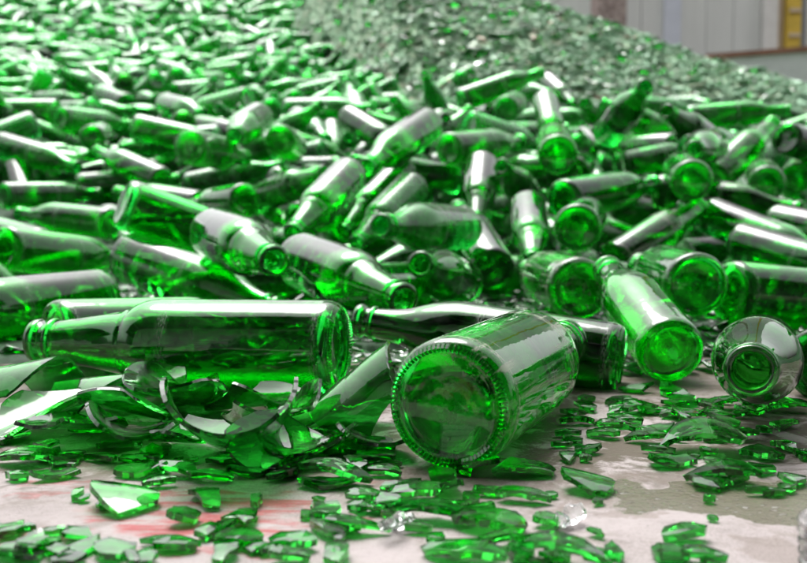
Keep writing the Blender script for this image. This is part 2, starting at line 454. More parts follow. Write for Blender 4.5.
def full_profile(t):
    o = PROF[t]
    prof = [(0, .0055), (.010, .0050), (.020, .0032), (.025, .0012)] + o
    L = LEN[t]
    inner = []
    for r, z in reversed(o):
        if z > L - .012 or z < .012: continue
        inner.append((min(r, RMAX[t]) - .0032 if r > .017 else .0105, z))
    prof += [(.0118, L - .0006), (.0105, L - .003)] + inner
    rb = RMAX[t] - .0032
    prof += [(rb - .001, .0105), (rb - .005, .0072), (rb * .5, .0085), (0, .0105)]
    return prof
def lathe(name, prof, seg, smooth=True):
    V = []; F = []; rows = []
    for r, z in prof:
        if r < 1e-6:
            rows.append([len(V)]); V.append((0, 0, z))
        else:
            rows.append(list(range(len(V), len(V) + seg)))
            V += [(r * math.cos(k * math.tau / seg), r * math.sin(k * math.tau / seg), z) for k in range(seg)]
    for a, b in zip(rows, rows[1:]):
        for k in range(seg):
            k2 = (k + 1) % seg
            if len(a) == 1: F.append((a[0], b[k2], b[k]))
            elif len(b) == 1: F.append((a[k], a[k2], b[0]))
            else: F.append((a[k], a[k2], b[k2], b[k]))
    return mesh(name, V, F, smooth)
def torus_band(name, r, h, w, seg):
    # ring of half-round section standing just off the neck
    prof = [(r + .0001, -h), (r + w * .7, -h * .8), (r + w, 0), (r + w * .7, h * .8), (r + .0001, h), (r + .0001, -h)]
    V = []; F = []
    m = 5
    for rr, z in prof[:m]:
        V += [(rr * math.cos(k * math.tau / seg), rr * math.sin(k * math.tau / seg), z) for k in range(seg)]
    for j in range(m):
        for k in range(seg):
            k2 = (k + 1) % seg; j2 = (j + 1) % m
            F.append((j * seg + k, j * seg + k2, j2 * seg + k2, j2 * seg + k))
    return mesh(name, V, F, True)
BM = {t: lathe('green_bottle_' + t, full_profile(t), 44) for t in PROF}
BMD = {t: BM[t].copy() for t in PROF}
BMH = {t: BM[t].copy() for t in PROF}
BMG = {t: BM[t].copy() for t in PROF}
BMS = {t: lathe('green_bottle_fine_' + t, full_profile(t), 88) for t in PROF}
for t in PROF:
    BM[t].materials.append(M['glass']); BMD[t].materials.append(M['glass_dusty']); BMH[t].materials.append(M['glass_hazy']); BMG[t].materials.append(M['glass_deep']); BMS[t].materials.append(M['glass_streaked'])
def neck_r(t):
    L = LEN[t]; o = PROF[t]
    return L - .019, float(np.interp(L - .019, [z for _, z in o], [r for r, _ in o]))
RINGM = {}
for t in PROF:
    z, r = neck_r(t)
    RINGM[t] = torus_band('neck_ring_' + t, r + .0006, .0022, .0018, 36); RINGM[t].materials.append(M['glass'])
LIPM = {}
for t in PROF:
    LIPM[t] = torus_band('mouth_lip_' + t, .0155 if t != 'B' else .0160, .0032, .0012, 36); LIPM[t].materials.append(M['glass'])
def knurl_mesh():
    V = []; F = []
    n = 78
    for k in range(n):
        a = k * math.tau / n; c, s = math.cos(a), math.sin(a)
        for (rr, zz, w) in ((.0272, .0003, .0008), (.0293, -.0016, .0009), (.0315, .0008, .0008)):
            for sgn in (-1, 1):
                V.append((rr * c - sgn * w * s, rr * s + sgn * w * c, zz))
        b = 6 * k
        V.append((.0293 * c, .0293 * s, .0016))
    F = []
    for k in range(n):
        b = 7 * k
        F += [(b, b + 1, b + 3, b + 2), (b + 2, b + 3, b + 5, b + 4), (b, b + 2, b + 6), (b + 2, b + 4, b + 6), (b + 1, b + 6, b + 3), (b + 3, b + 6, b + 5), (b, b + 6, b + 1), (b + 4, b + 5, b + 6)]
    return mesh('knurled_ring', V, F)
KN = knurl_mesh(); KN.materials.append(M['glass'])

prng = random.Random(5)
def pose(o, t, p, d, k=1.0, spin=None):
    q = Vector(d).to_track_quat('Z', 'Y') @ Quaternion((0, 0, 1), prng.uniform(0, math.tau) if spin is None else spin)
    o.rotation_mode = 'QUATERNION'; o.rotation_quaternion = q
    o.location = p
    o.scale = (k, k, k)

HERO = [
('F1','B',0.0218,0.4694,0.0342,0.396,0.918,0.009,1.0),('F2','B',-0.0452,0.6719,0.0355,-0.98,0.201,-0.009,0.979),('F3a','A',0.1634,0.711,0.0201,-0.935,0.34,0.102,0.841),('F4','A',-0.2814,0.7557,0.0342,0.704,0.709,-0.045,0.841),
('F5','A',-0.3355,1.0569,0.0376,-0.485,-0.874,-0.014,0.957),('M1','A',-0.3573,1.21,0.1439,0.837,0.425,-0.344,1.001),('M2','B',-0.2243,1.1257,0.1076,0.438,-0.893,-0.102,0.913),('M3','A',-0.349,1.2026,0.0757,0.807,-0.552,-0.211,1.012),
('M4','A',-0.5263,1.2454,0.0855,0.462,0.878,-0.123,0.907),('M5','B',-0.1232,1.1296,0.0754,0.511,-0.851,-0.119,0.984),('M6','C',0.0773,1.2514,0.0391,-0.282,-0.944,0.17,0.934),('M7','A',0.0871,1.3701,0.1099,-0.463,-0.886,0.023,0.966),
('M8','B',0.1271,1.3473,0.0492,-0.153,0.916,0.371,0.984),('M9','B',0.2088,1.5985,0.1434,-0.085,-0.924,-0.373,0.903),('M10','A',0.2346,1.2864,0.1111,0.256,0.963,0.087,0.985),('M11','B',0.1841,0.9881,0.052,-0.095,0.995,0.013,0.971),
('M12','C',0.2861,0.9202,0.0612,-0.003,1.0,0.028,1.002),('M13','B',0.338,0.9863,0.049,0.936,0.336,-0.102,0.984),('M14','B',0.31,1.3975,0.058,0.751,0.536,0.386,0.884),('M15','C',0.2054,0.721,0.0239,-0.068,0.955,0.29,0.845),
('M16','C',0.2507,0.6592,0.0337,-0.379,-0.921,0.085,0.842),('M17','A',0.2922,0.6575,0.0241,0.647,0.762,0.023,0.843),('M18','A',0.5035,1.435,0.0893,0.545,-0.808,-0.224,0.889),('M19','A',0.4964,1.5526,0.1284,0.544,-0.78,-0.309,0.948),
('M20','A',0.5994,1.5357,0.1171,0.474,-0.865,-0.165,0.939),('M21','A',0.2571,1.5462,0.1526,0.741,0.661,0.118,1.028),('M22','A',0.2687,1.6638,0.2324,0.11,0.967,0.229,1.047),('M23','B',0.3622,2.4587,0.4211,-0.003,-0.805,-0.593,0.949),
('M24','A',0.3256,1.8241,0.2081,0.259,0.957,0.13,0.936),('M25','A',0.4639,2.1839,0.3119,0.076,-0.961,0.268,1.06),('M26','A',0.7199,2.4358,0.3732,0.987,-0.144,0.065,0.968),('M27','B',0.6947,2.1275,0.2763,-0.647,-0.721,0.248,1.011),
('M28','A',0.6067,1.8825,0.2634,-0.41,-0.907,-0.09,1.011),('M29','B',0.6135,1.8926,0.1972,0.675,0.54,0.503,1.018),('M30','A',0.445,1.4725,0.1808,0.177,0.972,0.154,0.98),('M31','A',0.6475,1.7003,0.1833,0.3,0.943,0.142,0.976),
('M32','B',0.803,1.9585,0.2016,0.428,0.888,0.168,0.942),('M33','B',0.7644,1.919,0.2819,0.802,0.58,-0.144,0.999),('M36','A',0.4678,2.0845,0.2344,0.907,0.376,0.189,0.873),('M37','A',0.6199,2.1854,0.2849,-0.595,0.803,0.046,0.912),
('M40','B',-0.0917,1.6374,0.1984,-0.318,-0.854,-0.411,0.966),('M41','B',0.0029,1.8515,0.215,-0.497,-0.691,-0.525,0.9),('M42','B',0.0189,1.7188,0.1803,-0.435,-0.781,-0.448,0.892),('M43','B',0.1533,1.8671,0.2274,-0.114,-0.86,-0.498,0.93),
('M44','A',0.0865,1.9021,0.2589,0.671,0.733,0.117,0.995),('M45','A',0.1432,2.1284,0.3293,0.794,0.582,-0.175,0.952),('M46','A',0.048,1.8799,0.306,-0.413,-0.839,-0.354,1.059),('M47','A',-0.1368,2.3649,0.3685,0.55,-0.739,-0.389,0.973),
('M48','A',0.1153,1.9486,0.1972,-0.978,-0.095,0.186,0.883),('M49','A',-0.2494,1.9338,0.2791,0.051,0.998,-0.031,0.981),('M50','B',-0.3998,1.7841,0.2546,0.274,0.961,-0.027,0.989),('M51','A',-0.3135,2.0666,0.3363,-0.022,-0.975,-0.223,1.039),
('M53','A',-0.469,2.0581,0.1902,0.974,0.08,0.212,0.843),('M54','B',-0.2865,1.8515,0.1552,0.683,-0.694,0.227,0.877),('M55','B',-0.2694,1.6307,0.1539,-0.604,0.796,-0.049,0.874),('M56','A',0.1567,2.6641,0.4427,0.914,0.223,0.338,1.008),
('M58','A',0.2534,2.3729,0.3889,0.251,0.947,0.199,0.977),('M59','B',0.5151,2.5138,0.3732,-0.349,-0.933,0.094,0.935),('L1','A',-0.7907,1.8782,0.1654,0.648,0.761,0.034,0.841),('L2','A',-0.5027,1.6412,0.1128,-0.91,0.408,0.079,0.841),
('L3','A',-0.5015,1.9907,0.1986,-0.786,0.534,0.311,0.872),('L4','A',-0.7275,2.2368,0.307,-0.166,0.976,0.141,0.931),('L6','A',-0.8961,2.5022,0.3798,0.49,0.872,0.007,0.956),('L7','A',-0.8914,2.1147,0.282,0.87,-0.433,-0.234,0.918),
]
FILL = [
('A',0.473,1.783,0.173,0.82,-0.56,-0.14,2183),('B',-0.639,2.285,0.335,0.96,-0.16,-0.22,1523),('C',0.27,1.955,0.149,-0.4,-0.86,0.31,1057),('A',-0.332,2.709,0.422,0.96,-0.28,-0.01,981),
('A',-0.102,1.272,0.026,-1.0,0.07,0.04,964),('B',-0.874,2.275,0.343,-0.74,-0.55,-0.39,924),('C',-0.711,2.092,0.188,1.0,0.0,0.08,895),('A',-0.43,2.663,0.45,-0.85,0.51,-0.12,885),
('A',0.3,1.496,0.044,-0.94,-0.33,-0.06,829),('A',-0.69,2.781,0.447,0.59,-0.78,-0.19,801),('A',0.699,2.264,0.283,-0.87,0.21,0.45,775),('B',-0.447,2.345,0.316,-0.99,-0.04,-0.11,770),
('B',-0.923,2.568,0.403,-1.0,0.02,0.0,769),('A',-0.047,1.126,0.038,0.41,0.91,-0.03,768),('A',-0.413,2.505,0.273,0.81,-0.25,0.53,739),('B',0.521,1.821,0.113,-0.97,0.04,0.23,719),
('C',0.549,1.595,0.061,-1.0,-0.08,0.01,674),('A',-0.842,2.079,0.227,0.41,-0.7,-0.59,671),('B',0.17,2.105,0.196,0.59,-0.79,0.18,650),('A',-0.849,2.949,0.466,-0.68,0.68,0.27,639),
('A',0.138,3.028,0.39,-0.3,-0.74,0.6,632),('A',0.332,1.617,0.073,-0.68,0.71,0.19,631),('B',0.518,3.455,0.608,0.23,-0.86,-0.45,616),('A',-0.297,2.19,0.289,-0.95,0.02,-0.33,612),
('B',-0.995,3.269,0.526,-0.39,-0.9,0.22,611),('A',-0.777,3.239,0.539,0.66,0.73,0.18,564),('A',0.705,3.772,0.605,0.97,-0.23,-0.11,544),('C',-0.999,2.49,0.362,0.91,0.21,-0.37,529),
('A',-0.184,1.654,0.118,0.5,0.84,0.18,513),('C',-0.57,2.227,0.23,-0.9,-0.43,-0.06,507),('A',0.126,1.569,0.075,-0.77,-0.62,-0.13,502),('C',-1.191,3.216,0.605,-0.52,-0.04,-0.85,499),
('B',-0.824,3.214,0.577,-0.58,0.78,-0.24,476),('C',-0.306,3.488,0.587,-0.79,-0.61,-0.07,465),('A',-1.031,2.896,0.437,0.94,-0.33,-0.02,451),('B',-0.509,4.126,0.781,-0.62,-0.25,-0.75,437),
('B',-0.211,3.282,0.567,-0.96,0.22,-0.18,433),('A',-0.294,2.652,0.396,0.39,-0.87,-0.31,429),('C',-0.661,3.904,0.714,-0.9,0.43,-0.01,423),('B',0.276,1.818,0.122,0.5,-0.86,-0.13,422),
('C',-0.39,1.834,0.143,-0.87,0.48,0.13,410),('C',-1.179,3.112,0.495,0.83,-0.55,-0.05,407),('C',-0.191,2.329,0.281,-0.95,0.27,-0.18,400),('A',0.267,1.58,0.087,-0.57,0.79,-0.24,399),
('B',-0.967,5.106,1.039,-0.94,0.15,-0.32,399),('C',0.276,3.785,0.69,-0.85,-0.16,-0.5,397),('C',-0.29,1.942,0.14,0.41,-0.86,-0.3,395),('A',0.65,2.887,0.452,0.98,0.2,-0.02,391),
('C',0.081,1.699,0.069,-0.93,-0.38,-0.03,380),('C',-0.196,2.624,0.366,0.09,-0.84,-0.54,371),('A',-0.081,3.07,0.527,-0.82,0.36,-0.44,352),('B',-1.177,3.388,0.562,-0.98,-0.16,0.1,347),
('A',-0.156,2.296,0.236,-0.97,-0.25,-0.04,344),('A',0.101,2.623,0.317,-0.49,-0.78,0.38,343),('B',-1.34,4.009,0.721,0.83,0.53,0.18,319),('C',-0.877,3.028,0.541,-0.38,0.92,-0.0,318),
('A',-1.459,3.733,0.703,-0.93,0.03,-0.36,309),('A',0.368,2.998,0.418,0.89,-0.45,0.02,308),('B',-0.795,3.387,0.614,-0.45,0.89,-0.1,308),('C',0.02,2.331,0.246,0.67,0.35,0.66,306),
('B',1.039,3.755,0.558,0.38,-0.92,-0.09,304),('A',-0.404,5.898,1.247,0.83,-0.04,-0.56,292),('B',-0.265,5.396,1.046,0.62,0.78,0.06,290),('A',-1.615,4.5,0.844,0.54,0.84,0.08,286),
('A',-0.55,2.409,0.359,-0.39,0.91,-0.14,281),('A',0.433,2.364,0.299,0.13,0.96,-0.23,279),('A',-0.892,3.122,0.482,0.58,-0.82,-0.01,279),('B',-0.023,3.831,0.649,-0.9,0.03,-0.44,273),
('B',0.085,2.215,0.124,0.14,-0.96,0.24,270),('A',-0.418,2.445,0.331,-0.75,0.64,0.18,270),('A',0.21,3.54,0.624,0.18,0.98,-0.01,269),('A',-1.06,4.184,0.771,0.73,-0.64,-0.26,269),
('A',-1.1,6.793,1.524,0.94,0.18,0.27,263),('C',-0.168,1.842,0.119,0.45,-0.75,-0.48,261),('B',-1.041,2.591,0.304,0.01,-0.8,0.6,260),('A',-0.883,2.755,0.436,-0.78,0.54,-0.31,260),
('C',-0.357,2.604,0.413,-0.3,0.96,0.0,257),('A',-0.569,1.496,0.074,-0.82,0.54,0.16,256),('C',0.384,3.451,0.573,0.54,-0.83,-0.15,255),('B',-0.33,2.411,0.327,0.94,-0.06,-0.34,255),
('A',0.453,2.292,0.253,0.91,0.11,-0.4,250),('A',0.188,2.177,0.223,0.88,-0.46,-0.13,248),('A',-0.119,2.688,0.38,-0.17,0.84,0.51,246),('A',-0.101,2.921,0.452,0.88,0.48,-0.03,245),
('B',0.129,2.427,0.281,-0.91,0.09,0.41,244),('B',-0.466,5.457,1.063,0.86,0.4,-0.32,242),('A',0.901,2.313,0.277,-0.81,-0.5,-0.31,242),('C',0.573,1.914,0.257,0.65,0.74,0.18,239),
('A',-1.373,6.194,1.37,0.71,0.68,-0.18,237),('A',-0.542,2.851,0.414,-0.99,0.05,0.09,234),('B',-0.909,2.211,0.263,0.96,0.22,-0.15,231),('A',-0.73,3.481,0.605,0.2,0.96,0.18,228),
('A',0.295,6.4,1.319,-0.54,-0.77,-0.35,227),('A',0.085,1.906,0.109,0.84,0.48,0.23,225),('A',-0.77,3.306,0.452,0.6,-0.65,0.46,225),('B',0.482,2.565,0.335,0.23,-0.93,-0.29,223),
('C',-1.036,3.456,0.546,-0.61,0.56,0.56,222),('A',-0.202,4.59,0.73,0.79,-0.41,0.45,220),('A',-0.755,4.692,0.875,-0.92,-0.31,-0.23,218),('C',-1.231,4.028,0.677,0.78,0.38,0.49,217),
('A',-0.285,1.711,0.045,0.53,-0.82,0.21,216),('A',-1.029,5.655,1.077,0.8,-0.54,0.25,216),('A',-1.05,3.669,0.527,-0.38,0.44,0.81,215),('A',-1.756,6.214,1.289,-0.91,-0.26,0.34,213),
('A',-1.89,5.337,0.97,-0.6,-0.78,0.18,211),('C',0.439,2.852,0.421,-0.67,0.74,-0.05,208),('A',-0.391,2.798,0.329,-0.42,-0.84,0.34,208),('C',-0.131,2.429,0.262,0.6,0.67,0.43,207),
('C',-1.778,4.993,0.957,0.98,0.18,0.1,206),('A',-0.639,5.486,1.12,-0.73,0.57,-0.38,204),('B',-0.033,2.321,0.241,0.52,-0.75,0.41,204),('A',-0.538,2.247,0.235,0.96,0.28,0.03,202),
('C',-0.805,2.365,0.165,-0.05,-0.97,0.22,201),('B',-0.988,2.336,0.267,0.92,0.4,0.05,200),('B',-1.944,5.549,1.168,-0.6,-0.36,-0.71,199),('A',-0.668,4.493,0.728,-0.04,-0.94,0.35,197),
('C',-0.485,6.679,1.424,-0.97,-0.25,0.01,195),('B',-1.78,5.469,1.085,0.99,-0.1,-0.11,194),('B',-0.12,2.659,0.351,-0.07,-0.99,-0.11,194),('A',0.051,2.043,0.181,-0.84,-0.55,0.04,194),
('A',-1.089,3.216,0.579,-0.81,0.36,-0.46,192),('B',-0.759,3.236,0.422,0.61,-0.65,0.45,192),('B',-0.425,4.698,0.769,0.51,-0.73,0.46,189),('A',0.233,2.556,0.325,0.87,0.46,0.17,188),
('B',0.263,2.635,0.397,-0.26,0.96,0.12,187),('A',-0.753,6.929,1.616,0.43,0.88,-0.2,187),('B',-1.172,3.218,0.486,-0.49,-0.86,0.12,186),('A',-1.051,4.136,0.711,-0.36,-0.93,-0.05,185),
('B',-0.578,6.031,1.225,-0.93,-0.37,-0.06,183),('A',-1.323,4.868,0.914,-0.93,-0.32,-0.15,183),('B',-1.544,4.532,0.796,0.93,-0.15,0.34,183),('A',-0.916,6.628,1.437,0.95,0.3,0.1,181),
('B',-0.409,3.924,0.636,0.85,-0.5,0.18,181),('A',-1.888,6.045,1.285,-0.9,-0.36,-0.25,180),('B',-1.473,5.911,1.224,-0.87,0.48,0.08,178),('A',-0.381,3.107,0.383,0.66,0.31,0.69,176),
('A',-2.75,6.979,1.65,0.91,0.37,-0.2,174),('A',-0.118,4.712,0.776,0.96,-0.29,0.01,174),('B',-1.284,3.576,0.586,-0.79,0.46,0.41,173),('C',-0.276,2.058,0.205,0.72,-0.63,-0.3,171),
('B',-2.276,7.03,1.628,-0.35,-0.84,-0.41,170),('A',-0.654,2.463,0.281,-0.7,-0.7,-0.12,170),('B',-0.319,4.659,0.787,0.38,-0.9,0.2,169),('B',-0.459,4.075,0.727,-0.38,0.87,-0.31,168),
('C',-0.32,2.849,0.466,-0.21,0.97,0.13,165),('A',-0.486,4.654,0.851,-0.42,0.9,0.1,163),('B',0.795,3.866,0.618,-0.84,0.54,0.09,162),('B',-1.03,4.631,0.763,-0.76,-0.22,0.61,162),
('B',-0.844,5.764,1.176,-0.7,0.58,0.4,159),('A',-0.343,5.558,1.078,-0.98,-0.2,-0.08,157),('A',-2.703,6.831,1.521,0.96,-0.24,0.14,155),('B',-2.267,6.077,1.246,0.92,-0.34,0.19,154),
('A',-0.204,5.603,1.016,0.74,0.63,0.25,154),('B',1.274,3.531,0.486,0.96,-0.28,-0.05,151),('B',-1.244,6.836,1.538,-0.59,0.74,0.32,150),('A',-2.618,6.007,1.277,0.98,0.17,0.12,150),
('A',-0.367,6.427,1.282,0.77,-0.64,-0.02,149),('B',-1.343,5.546,1.15,-0.65,0.74,-0.16,149),('A',-1.036,7.168,1.687,-0.69,-0.57,-0.44,147),('C',-0.828,2.139,0.236,-0.97,0.22,-0.07,147),
('A',0.022,5.889,1.122,-0.73,-0.63,-0.26,146),('A',0.62,1.846,0.117,-0.57,-0.81,-0.16,145),('A',-2.064,6.302,1.422,-0.78,0.6,-0.19,144),('B',-1.504,5.625,1.116,0.73,-0.66,-0.16,144),
('C',0.154,1.996,0.035,0.19,-0.88,0.44,143),('B',-1.803,6.806,1.459,0.74,-0.28,0.61,143),('B',-0.294,4.19,0.665,-0.27,-0.91,0.31,142),('C',-1.045,6.48,1.428,0.87,0.48,-0.07,142),
('A',-0.958,6.32,1.32,0.31,0.83,0.46,141),('A',-0.77,5.357,0.999,-0.63,-0.77,0.03,141),('B',-0.842,5.567,1.085,0.72,0.56,0.42,140),('C',-1.622,6.379,1.418,-0.72,0.69,-0.03,139),
('A',-1.436,5.118,0.971,0.98,0.19,0.07,138),('A',-0.318,4.027,0.605,0.72,-0.59,0.37,138),('A',-0.859,4.73,0.787,-0.86,-0.3,0.42,138),('A',-0.765,4.215,0.696,0.62,-0.78,0.02,137),
('A',-1.281,5.831,1.182,-0.4,0.88,0.24,136),('A',-2.019,6.721,1.554,-0.78,0.53,-0.33,134),('A',-1.704,5.332,1.004,-0.85,-0.51,0.13,132),('B',-1.126,6.007,1.158,-0.8,-0.38,0.46,130),
('C',0.388,1.357,0.022,-0.99,-0.04,0.12,130),('C',-0.636,1.194,0.106,0.88,-0.12,-0.45,130),('C',-0.447,6.397,1.3,-0.71,0.61,0.36,129),('A',-1.682,4.294,0.783,0.43,0.9,0.07,129),
('A',-0.666,3.949,0.665,-0.46,0.83,0.31,129),('A',-0.984,6.96,1.569,0.67,0.59,0.46,128),('B',-2.246,5.415,1.004,0.88,-0.31,0.36,128),('A',-0.149,4.281,0.693,0.54,0.75,0.39,128),
('B',-0.736,5.002,0.969,-0.54,0.79,-0.3,128),('B',-0.54,6.121,1.271,0.18,-0.94,-0.31,127),('B',-0.047,3.965,0.596,0.81,0.55,0.2,127),('C',-0.797,2.651,0.315,-0.87,0.29,0.4,126),
('A',0.776,2.193,0.214,0.19,-0.94,-0.29,126),('A',-1.786,5.516,1.162,-0.03,0.97,-0.23,125),('A',-0.732,5.36,0.992,-0.17,0.81,0.56,123),('A',-2.124,5.509,1.094,-1.0,0.03,0.02,122),
('A',-0.296,4.13,0.616,0.84,-0.44,0.33,121),('C',-2.333,6.233,1.363,0.64,0.69,-0.34,119),('C',0.445,1.552,0.062,-0.12,-0.97,-0.23,119),('A',-1.962,7.029,1.625,0.6,0.76,0.24,118),
('A',-1.507,7.021,1.638,0.29,-0.86,-0.43,118),('C',-0.564,1.817,0.122,0.5,-0.79,-0.35,117),('A',-1.048,2.721,0.4,-0.52,-0.78,0.34,117),('A',-0.752,6.904,1.549,-0.86,0.5,-0.1,117),
('B',-2.645,6.685,1.5,0.16,-0.91,-0.38,117),('B',-0.51,3.597,0.532,-0.06,-0.99,0.08,117),('A',-0.046,3.318,0.433,-0.53,-0.67,0.53,116),('C',-0.827,6.461,1.412,-0.41,-0.55,-0.72,114),
('C',-1.784,6.352,1.397,0.76,0.55,-0.34,114),('B',0.04,5.148,0.904,-0.03,0.96,0.28,113),('B',-1.803,4.668,0.862,-0.71,-0.7,0.04,113),('A',-0.434,3.202,0.473,0.14,-0.99,0.07,112),
('B',-1.834,6.753,1.53,0.48,0.84,0.24,112),('A',-0.25,5.271,0.99,-0.05,-0.97,-0.24,112),('B',0.046,2.214,0.226,0.74,0.6,0.31,112),('A',-1.185,6.534,1.431,-0.99,-0.1,-0.1,111),
('C',-2.047,7.064,1.622,-0.97,0.13,0.2,110),('A',-1.675,5.591,1.064,0.77,-0.59,0.23,110),('A',-0.336,4.894,0.813,-0.79,-0.44,0.43,109),('A',-1.109,4.862,0.91,0.85,0.52,-0.0,108),
('B',-1.695,5.627,1.18,-0.74,0.67,0.02,107),('A',0.982,2.575,0.31,-0.61,-0.79,0.1,107),('B',-2.066,6.833,1.55,0.8,-0.53,-0.29,106),('A',-1.138,5.826,1.187,0.99,0.01,-0.12,104),
('A',-1.681,5.261,1.032,0.9,0.32,-0.29,104),('A',-1.734,5.727,1.084,0.06,-0.94,0.32,102),('B',-1.592,3.87,0.731,-0.88,0.37,-0.3,102),('B',0.923,2.292,0.265,0.63,-0.67,-0.39,102),
('A',0.059,2.842,0.429,-0.26,-0.95,-0.18,101),('C',0.088,2.447,0.357,0.31,0.93,0.2,101),('A',-2.54,7.206,1.742,-0.64,-0.56,-0.53,101),('C',-1.101,5.957,1.136,-0.49,-0.67,0.55,101),
('A',-1.437,5.19,0.983,0.97,0.19,0.15,101),('A',-1.683,5.898,1.248,0.36,-0.64,-0.67,100),('A',-1.605,7.109,1.582,-0.39,-0.92,-0.0,100),('A',-2.355,6.392,1.378,0.94,-0.35,-0.03,99),
('B',-0.065,2.619,0.381,0.24,0.97,0.03,99),('A',-0.846,2.72,0.36,0.9,0.42,-0.12,99),('B',-0.564,7.256,1.643,-0.97,0.1,-0.24,98),('A',-0.36,4.031,0.597,-0.65,-0.68,0.34,98),
('A',-1.048,6.492,1.322,-0.08,-0.91,0.4,98),('A',-1.598,7.174,1.681,-0.7,0.67,0.24,97),('B',-1.391,4.532,0.77,-0.5,-0.86,0.1,97),('A',-2.006,5.127,0.966,-0.99,-0.03,0.11,96),
('A',-1.004,4.847,0.908,-0.81,-0.37,-0.46,96),('B',-1.009,4.562,0.748,0.31,-0.91,0.27,95),('A',-2.244,5.805,1.226,-0.21,0.98,-0.02,94),('B',0.388,2.311,0.262,0.25,-0.93,-0.29,94),
('B',-1.398,6.92,1.599,-0.38,0.92,-0.07,93),('A',-1.348,6.514,1.344,-0.71,-0.61,0.35,93),('A',1.008,2.714,0.334,0.95,-0.05,0.32,93),('C',-0.581,7.23,1.475,-0.34,-0.45,0.82,92),
('C',-2.376,6.928,1.618,0.28,0.95,0.15,92),('B',-1.247,6.932,1.607,-0.6,0.79,0.15,92),('B',-0.65,4.863,0.929,0.59,0.73,-0.35,91),('B',-0.312,4.527,0.788,-0.39,-0.9,-0.18,91),
('A',0.192,2.245,0.24,0.56,0.78,0.26,90),('B',-0.12,3.344,0.436,-0.65,-0.59,0.47,88),('A',-2.467,6.867,1.561,-0.88,0.45,0.13,88),('C',0.678,1.615,0.059,-0.9,0.25,0.36,88),
('A',0.709,4.493,0.678,-0.85,0.04,0.52,87),('A',-2.029,7.082,1.646,0.4,0.86,0.3,87),('B',-0.212,2.196,0.215,0.35,-0.92,-0.17,87),('A',-0.78,6.125,1.267,-1.0,0.04,-0.06,86),
('A',-0.147,5.466,0.98,0.23,-0.94,-0.26,86),('A',0.665,2.049,0.174,-0.61,0.75,0.24,86),('C',-0.92,2.919,0.419,0.99,-0.07,0.11,85),('A',-2.899,6.712,1.426,0.88,-0.24,0.41,84),
('B',-1.314,5.78,1.1,-0.42,0.7,0.58,84),('A',-1.611,5.658,1.141,-0.83,0.56,0.06,84),('A',-0.242,4.365,0.727,0.31,0.87,0.38,84),('B',-1.444,4.986,0.91,-0.5,-0.86,0.07,83),
('B',-0.212,2.841,0.463,0.21,0.92,-0.33,83),('A',0.034,4.21,0.669,-0.96,-0.14,0.23,82),('C',-2.635,6.681,1.413,0.73,-0.62,0.27,82),('B',-1.112,6.108,1.282,0.5,0.85,-0.14,82),
('C',-1.449,5.233,1.041,-0.48,0.88,-0.05,82),('C',-1.849,5.309,1.042,-0.99,0.11,-0.03,82),('A',-1.528,6.918,1.553,-0.3,0.85,0.44,81),('A',-1.84,6.581,1.478,0.89,0.31,-0.33,81),
('B',-2.02,5.735,1.143,-0.94,-0.32,0.08,81),('B',-2.149,6.869,1.489,-0.37,0.63,0.69,81),('B',0.038,3.914,0.591,-0.99,-0.12,-0.12,81),('B',-0.491,1.437,0.046,-0.93,-0.34,-0.09,80),
('B',-1.706,6.382,1.303,-0.8,-0.5,0.32,79),('C',-0.276,2.593,0.284,-0.72,-0.44,0.54,79),('A',-2.486,7.17,1.68,0.11,-0.92,-0.37,79),('A',-1.962,5.599,1.119,-0.99,-0.15,-0.05,78),
('A',-1.819,5.342,1.057,0.91,0.37,-0.17,76),('A',-2.416,6.517,1.427,0.96,-0.27,-0.06,75),('A',-1.024,5.195,0.96,0.31,-0.95,-0.02,75),('A',-1.169,6.328,1.357,0.36,0.93,-0.05,75),
('B',-1.373,4.919,0.864,-0.16,0.74,0.65,73),('A',-0.05,4.737,0.788,0.65,0.72,0.24,73),('C',0.765,1.98,0.149,0.22,-0.93,-0.28,73),('B',-1.117,6.562,1.394,-0.56,-0.83,-0.08,72),
('A',-1.799,5.441,1.099,-0.85,0.49,-0.21,71),('A',-1.586,7.176,1.679,0.8,-0.57,-0.19,70),('C',-1.727,6.532,1.357,0.79,-0.55,0.26,70),('A',-2.357,6.083,1.192,0.11,-0.96,0.26,70),
('B',-0.594,5.268,0.988,0.36,0.9,0.26,70),('A',-0.354,5.43,0.97,0.94,0.32,0.07,70),('B',-1.293,7.447,1.708,0.51,-0.85,0.07,69),('A',-0.827,5.634,1.163,0.46,0.88,-0.11,69),
('A',-0.809,3.781,0.67,0.34,0.93,-0.11,69),('B',-0.004,3.431,0.531,-0.88,0.48,0.0,68),('A',-2.399,5.875,1.232,-0.09,0.99,0.08,68),('C',-0.458,4.927,0.82,-0.43,0.4,0.81,68),
('B',-1.718,4.742,0.879,0.61,0.76,0.22,68),('B',0.01,3.107,0.453,-0.12,0.94,0.32,68),('A',-0.425,2.117,0.205,0.88,0.47,0.07,68),('A',-2.013,6.137,1.335,0.33,0.92,-0.21,67),
('A',-0.737,4.894,0.901,0.69,0.72,0.13,67),('B',-0.342,6.307,1.229,-0.44,-0.81,0.38,66),('A',-0.368,3.629,0.63,0.26,0.96,-0.1,66),('B',-0.613,6.454,1.304,-0.47,-0.88,0.03,66),
('C',-1.895,4.933,0.937,0.57,-0.6,-0.57,66),('A',-0.422,6.227,1.213,-0.77,0.59,0.25,66),('B',-1.536,6.23,1.324,-0.87,0.43,-0.22,65),('C',-0.229,1.57,0.085,-0.46,-0.87,-0.2,65),
('A',-1.341,5.756,1.116,0.12,-0.99,-0.09,63),('B',-2.728,6.735,1.436,0.23,-0.96,0.12,63),('B',-1.352,2.909,0.381,0.9,0.1,0.42,63),('C',-2.184,6.557,1.43,0.84,0.48,0.23,62),
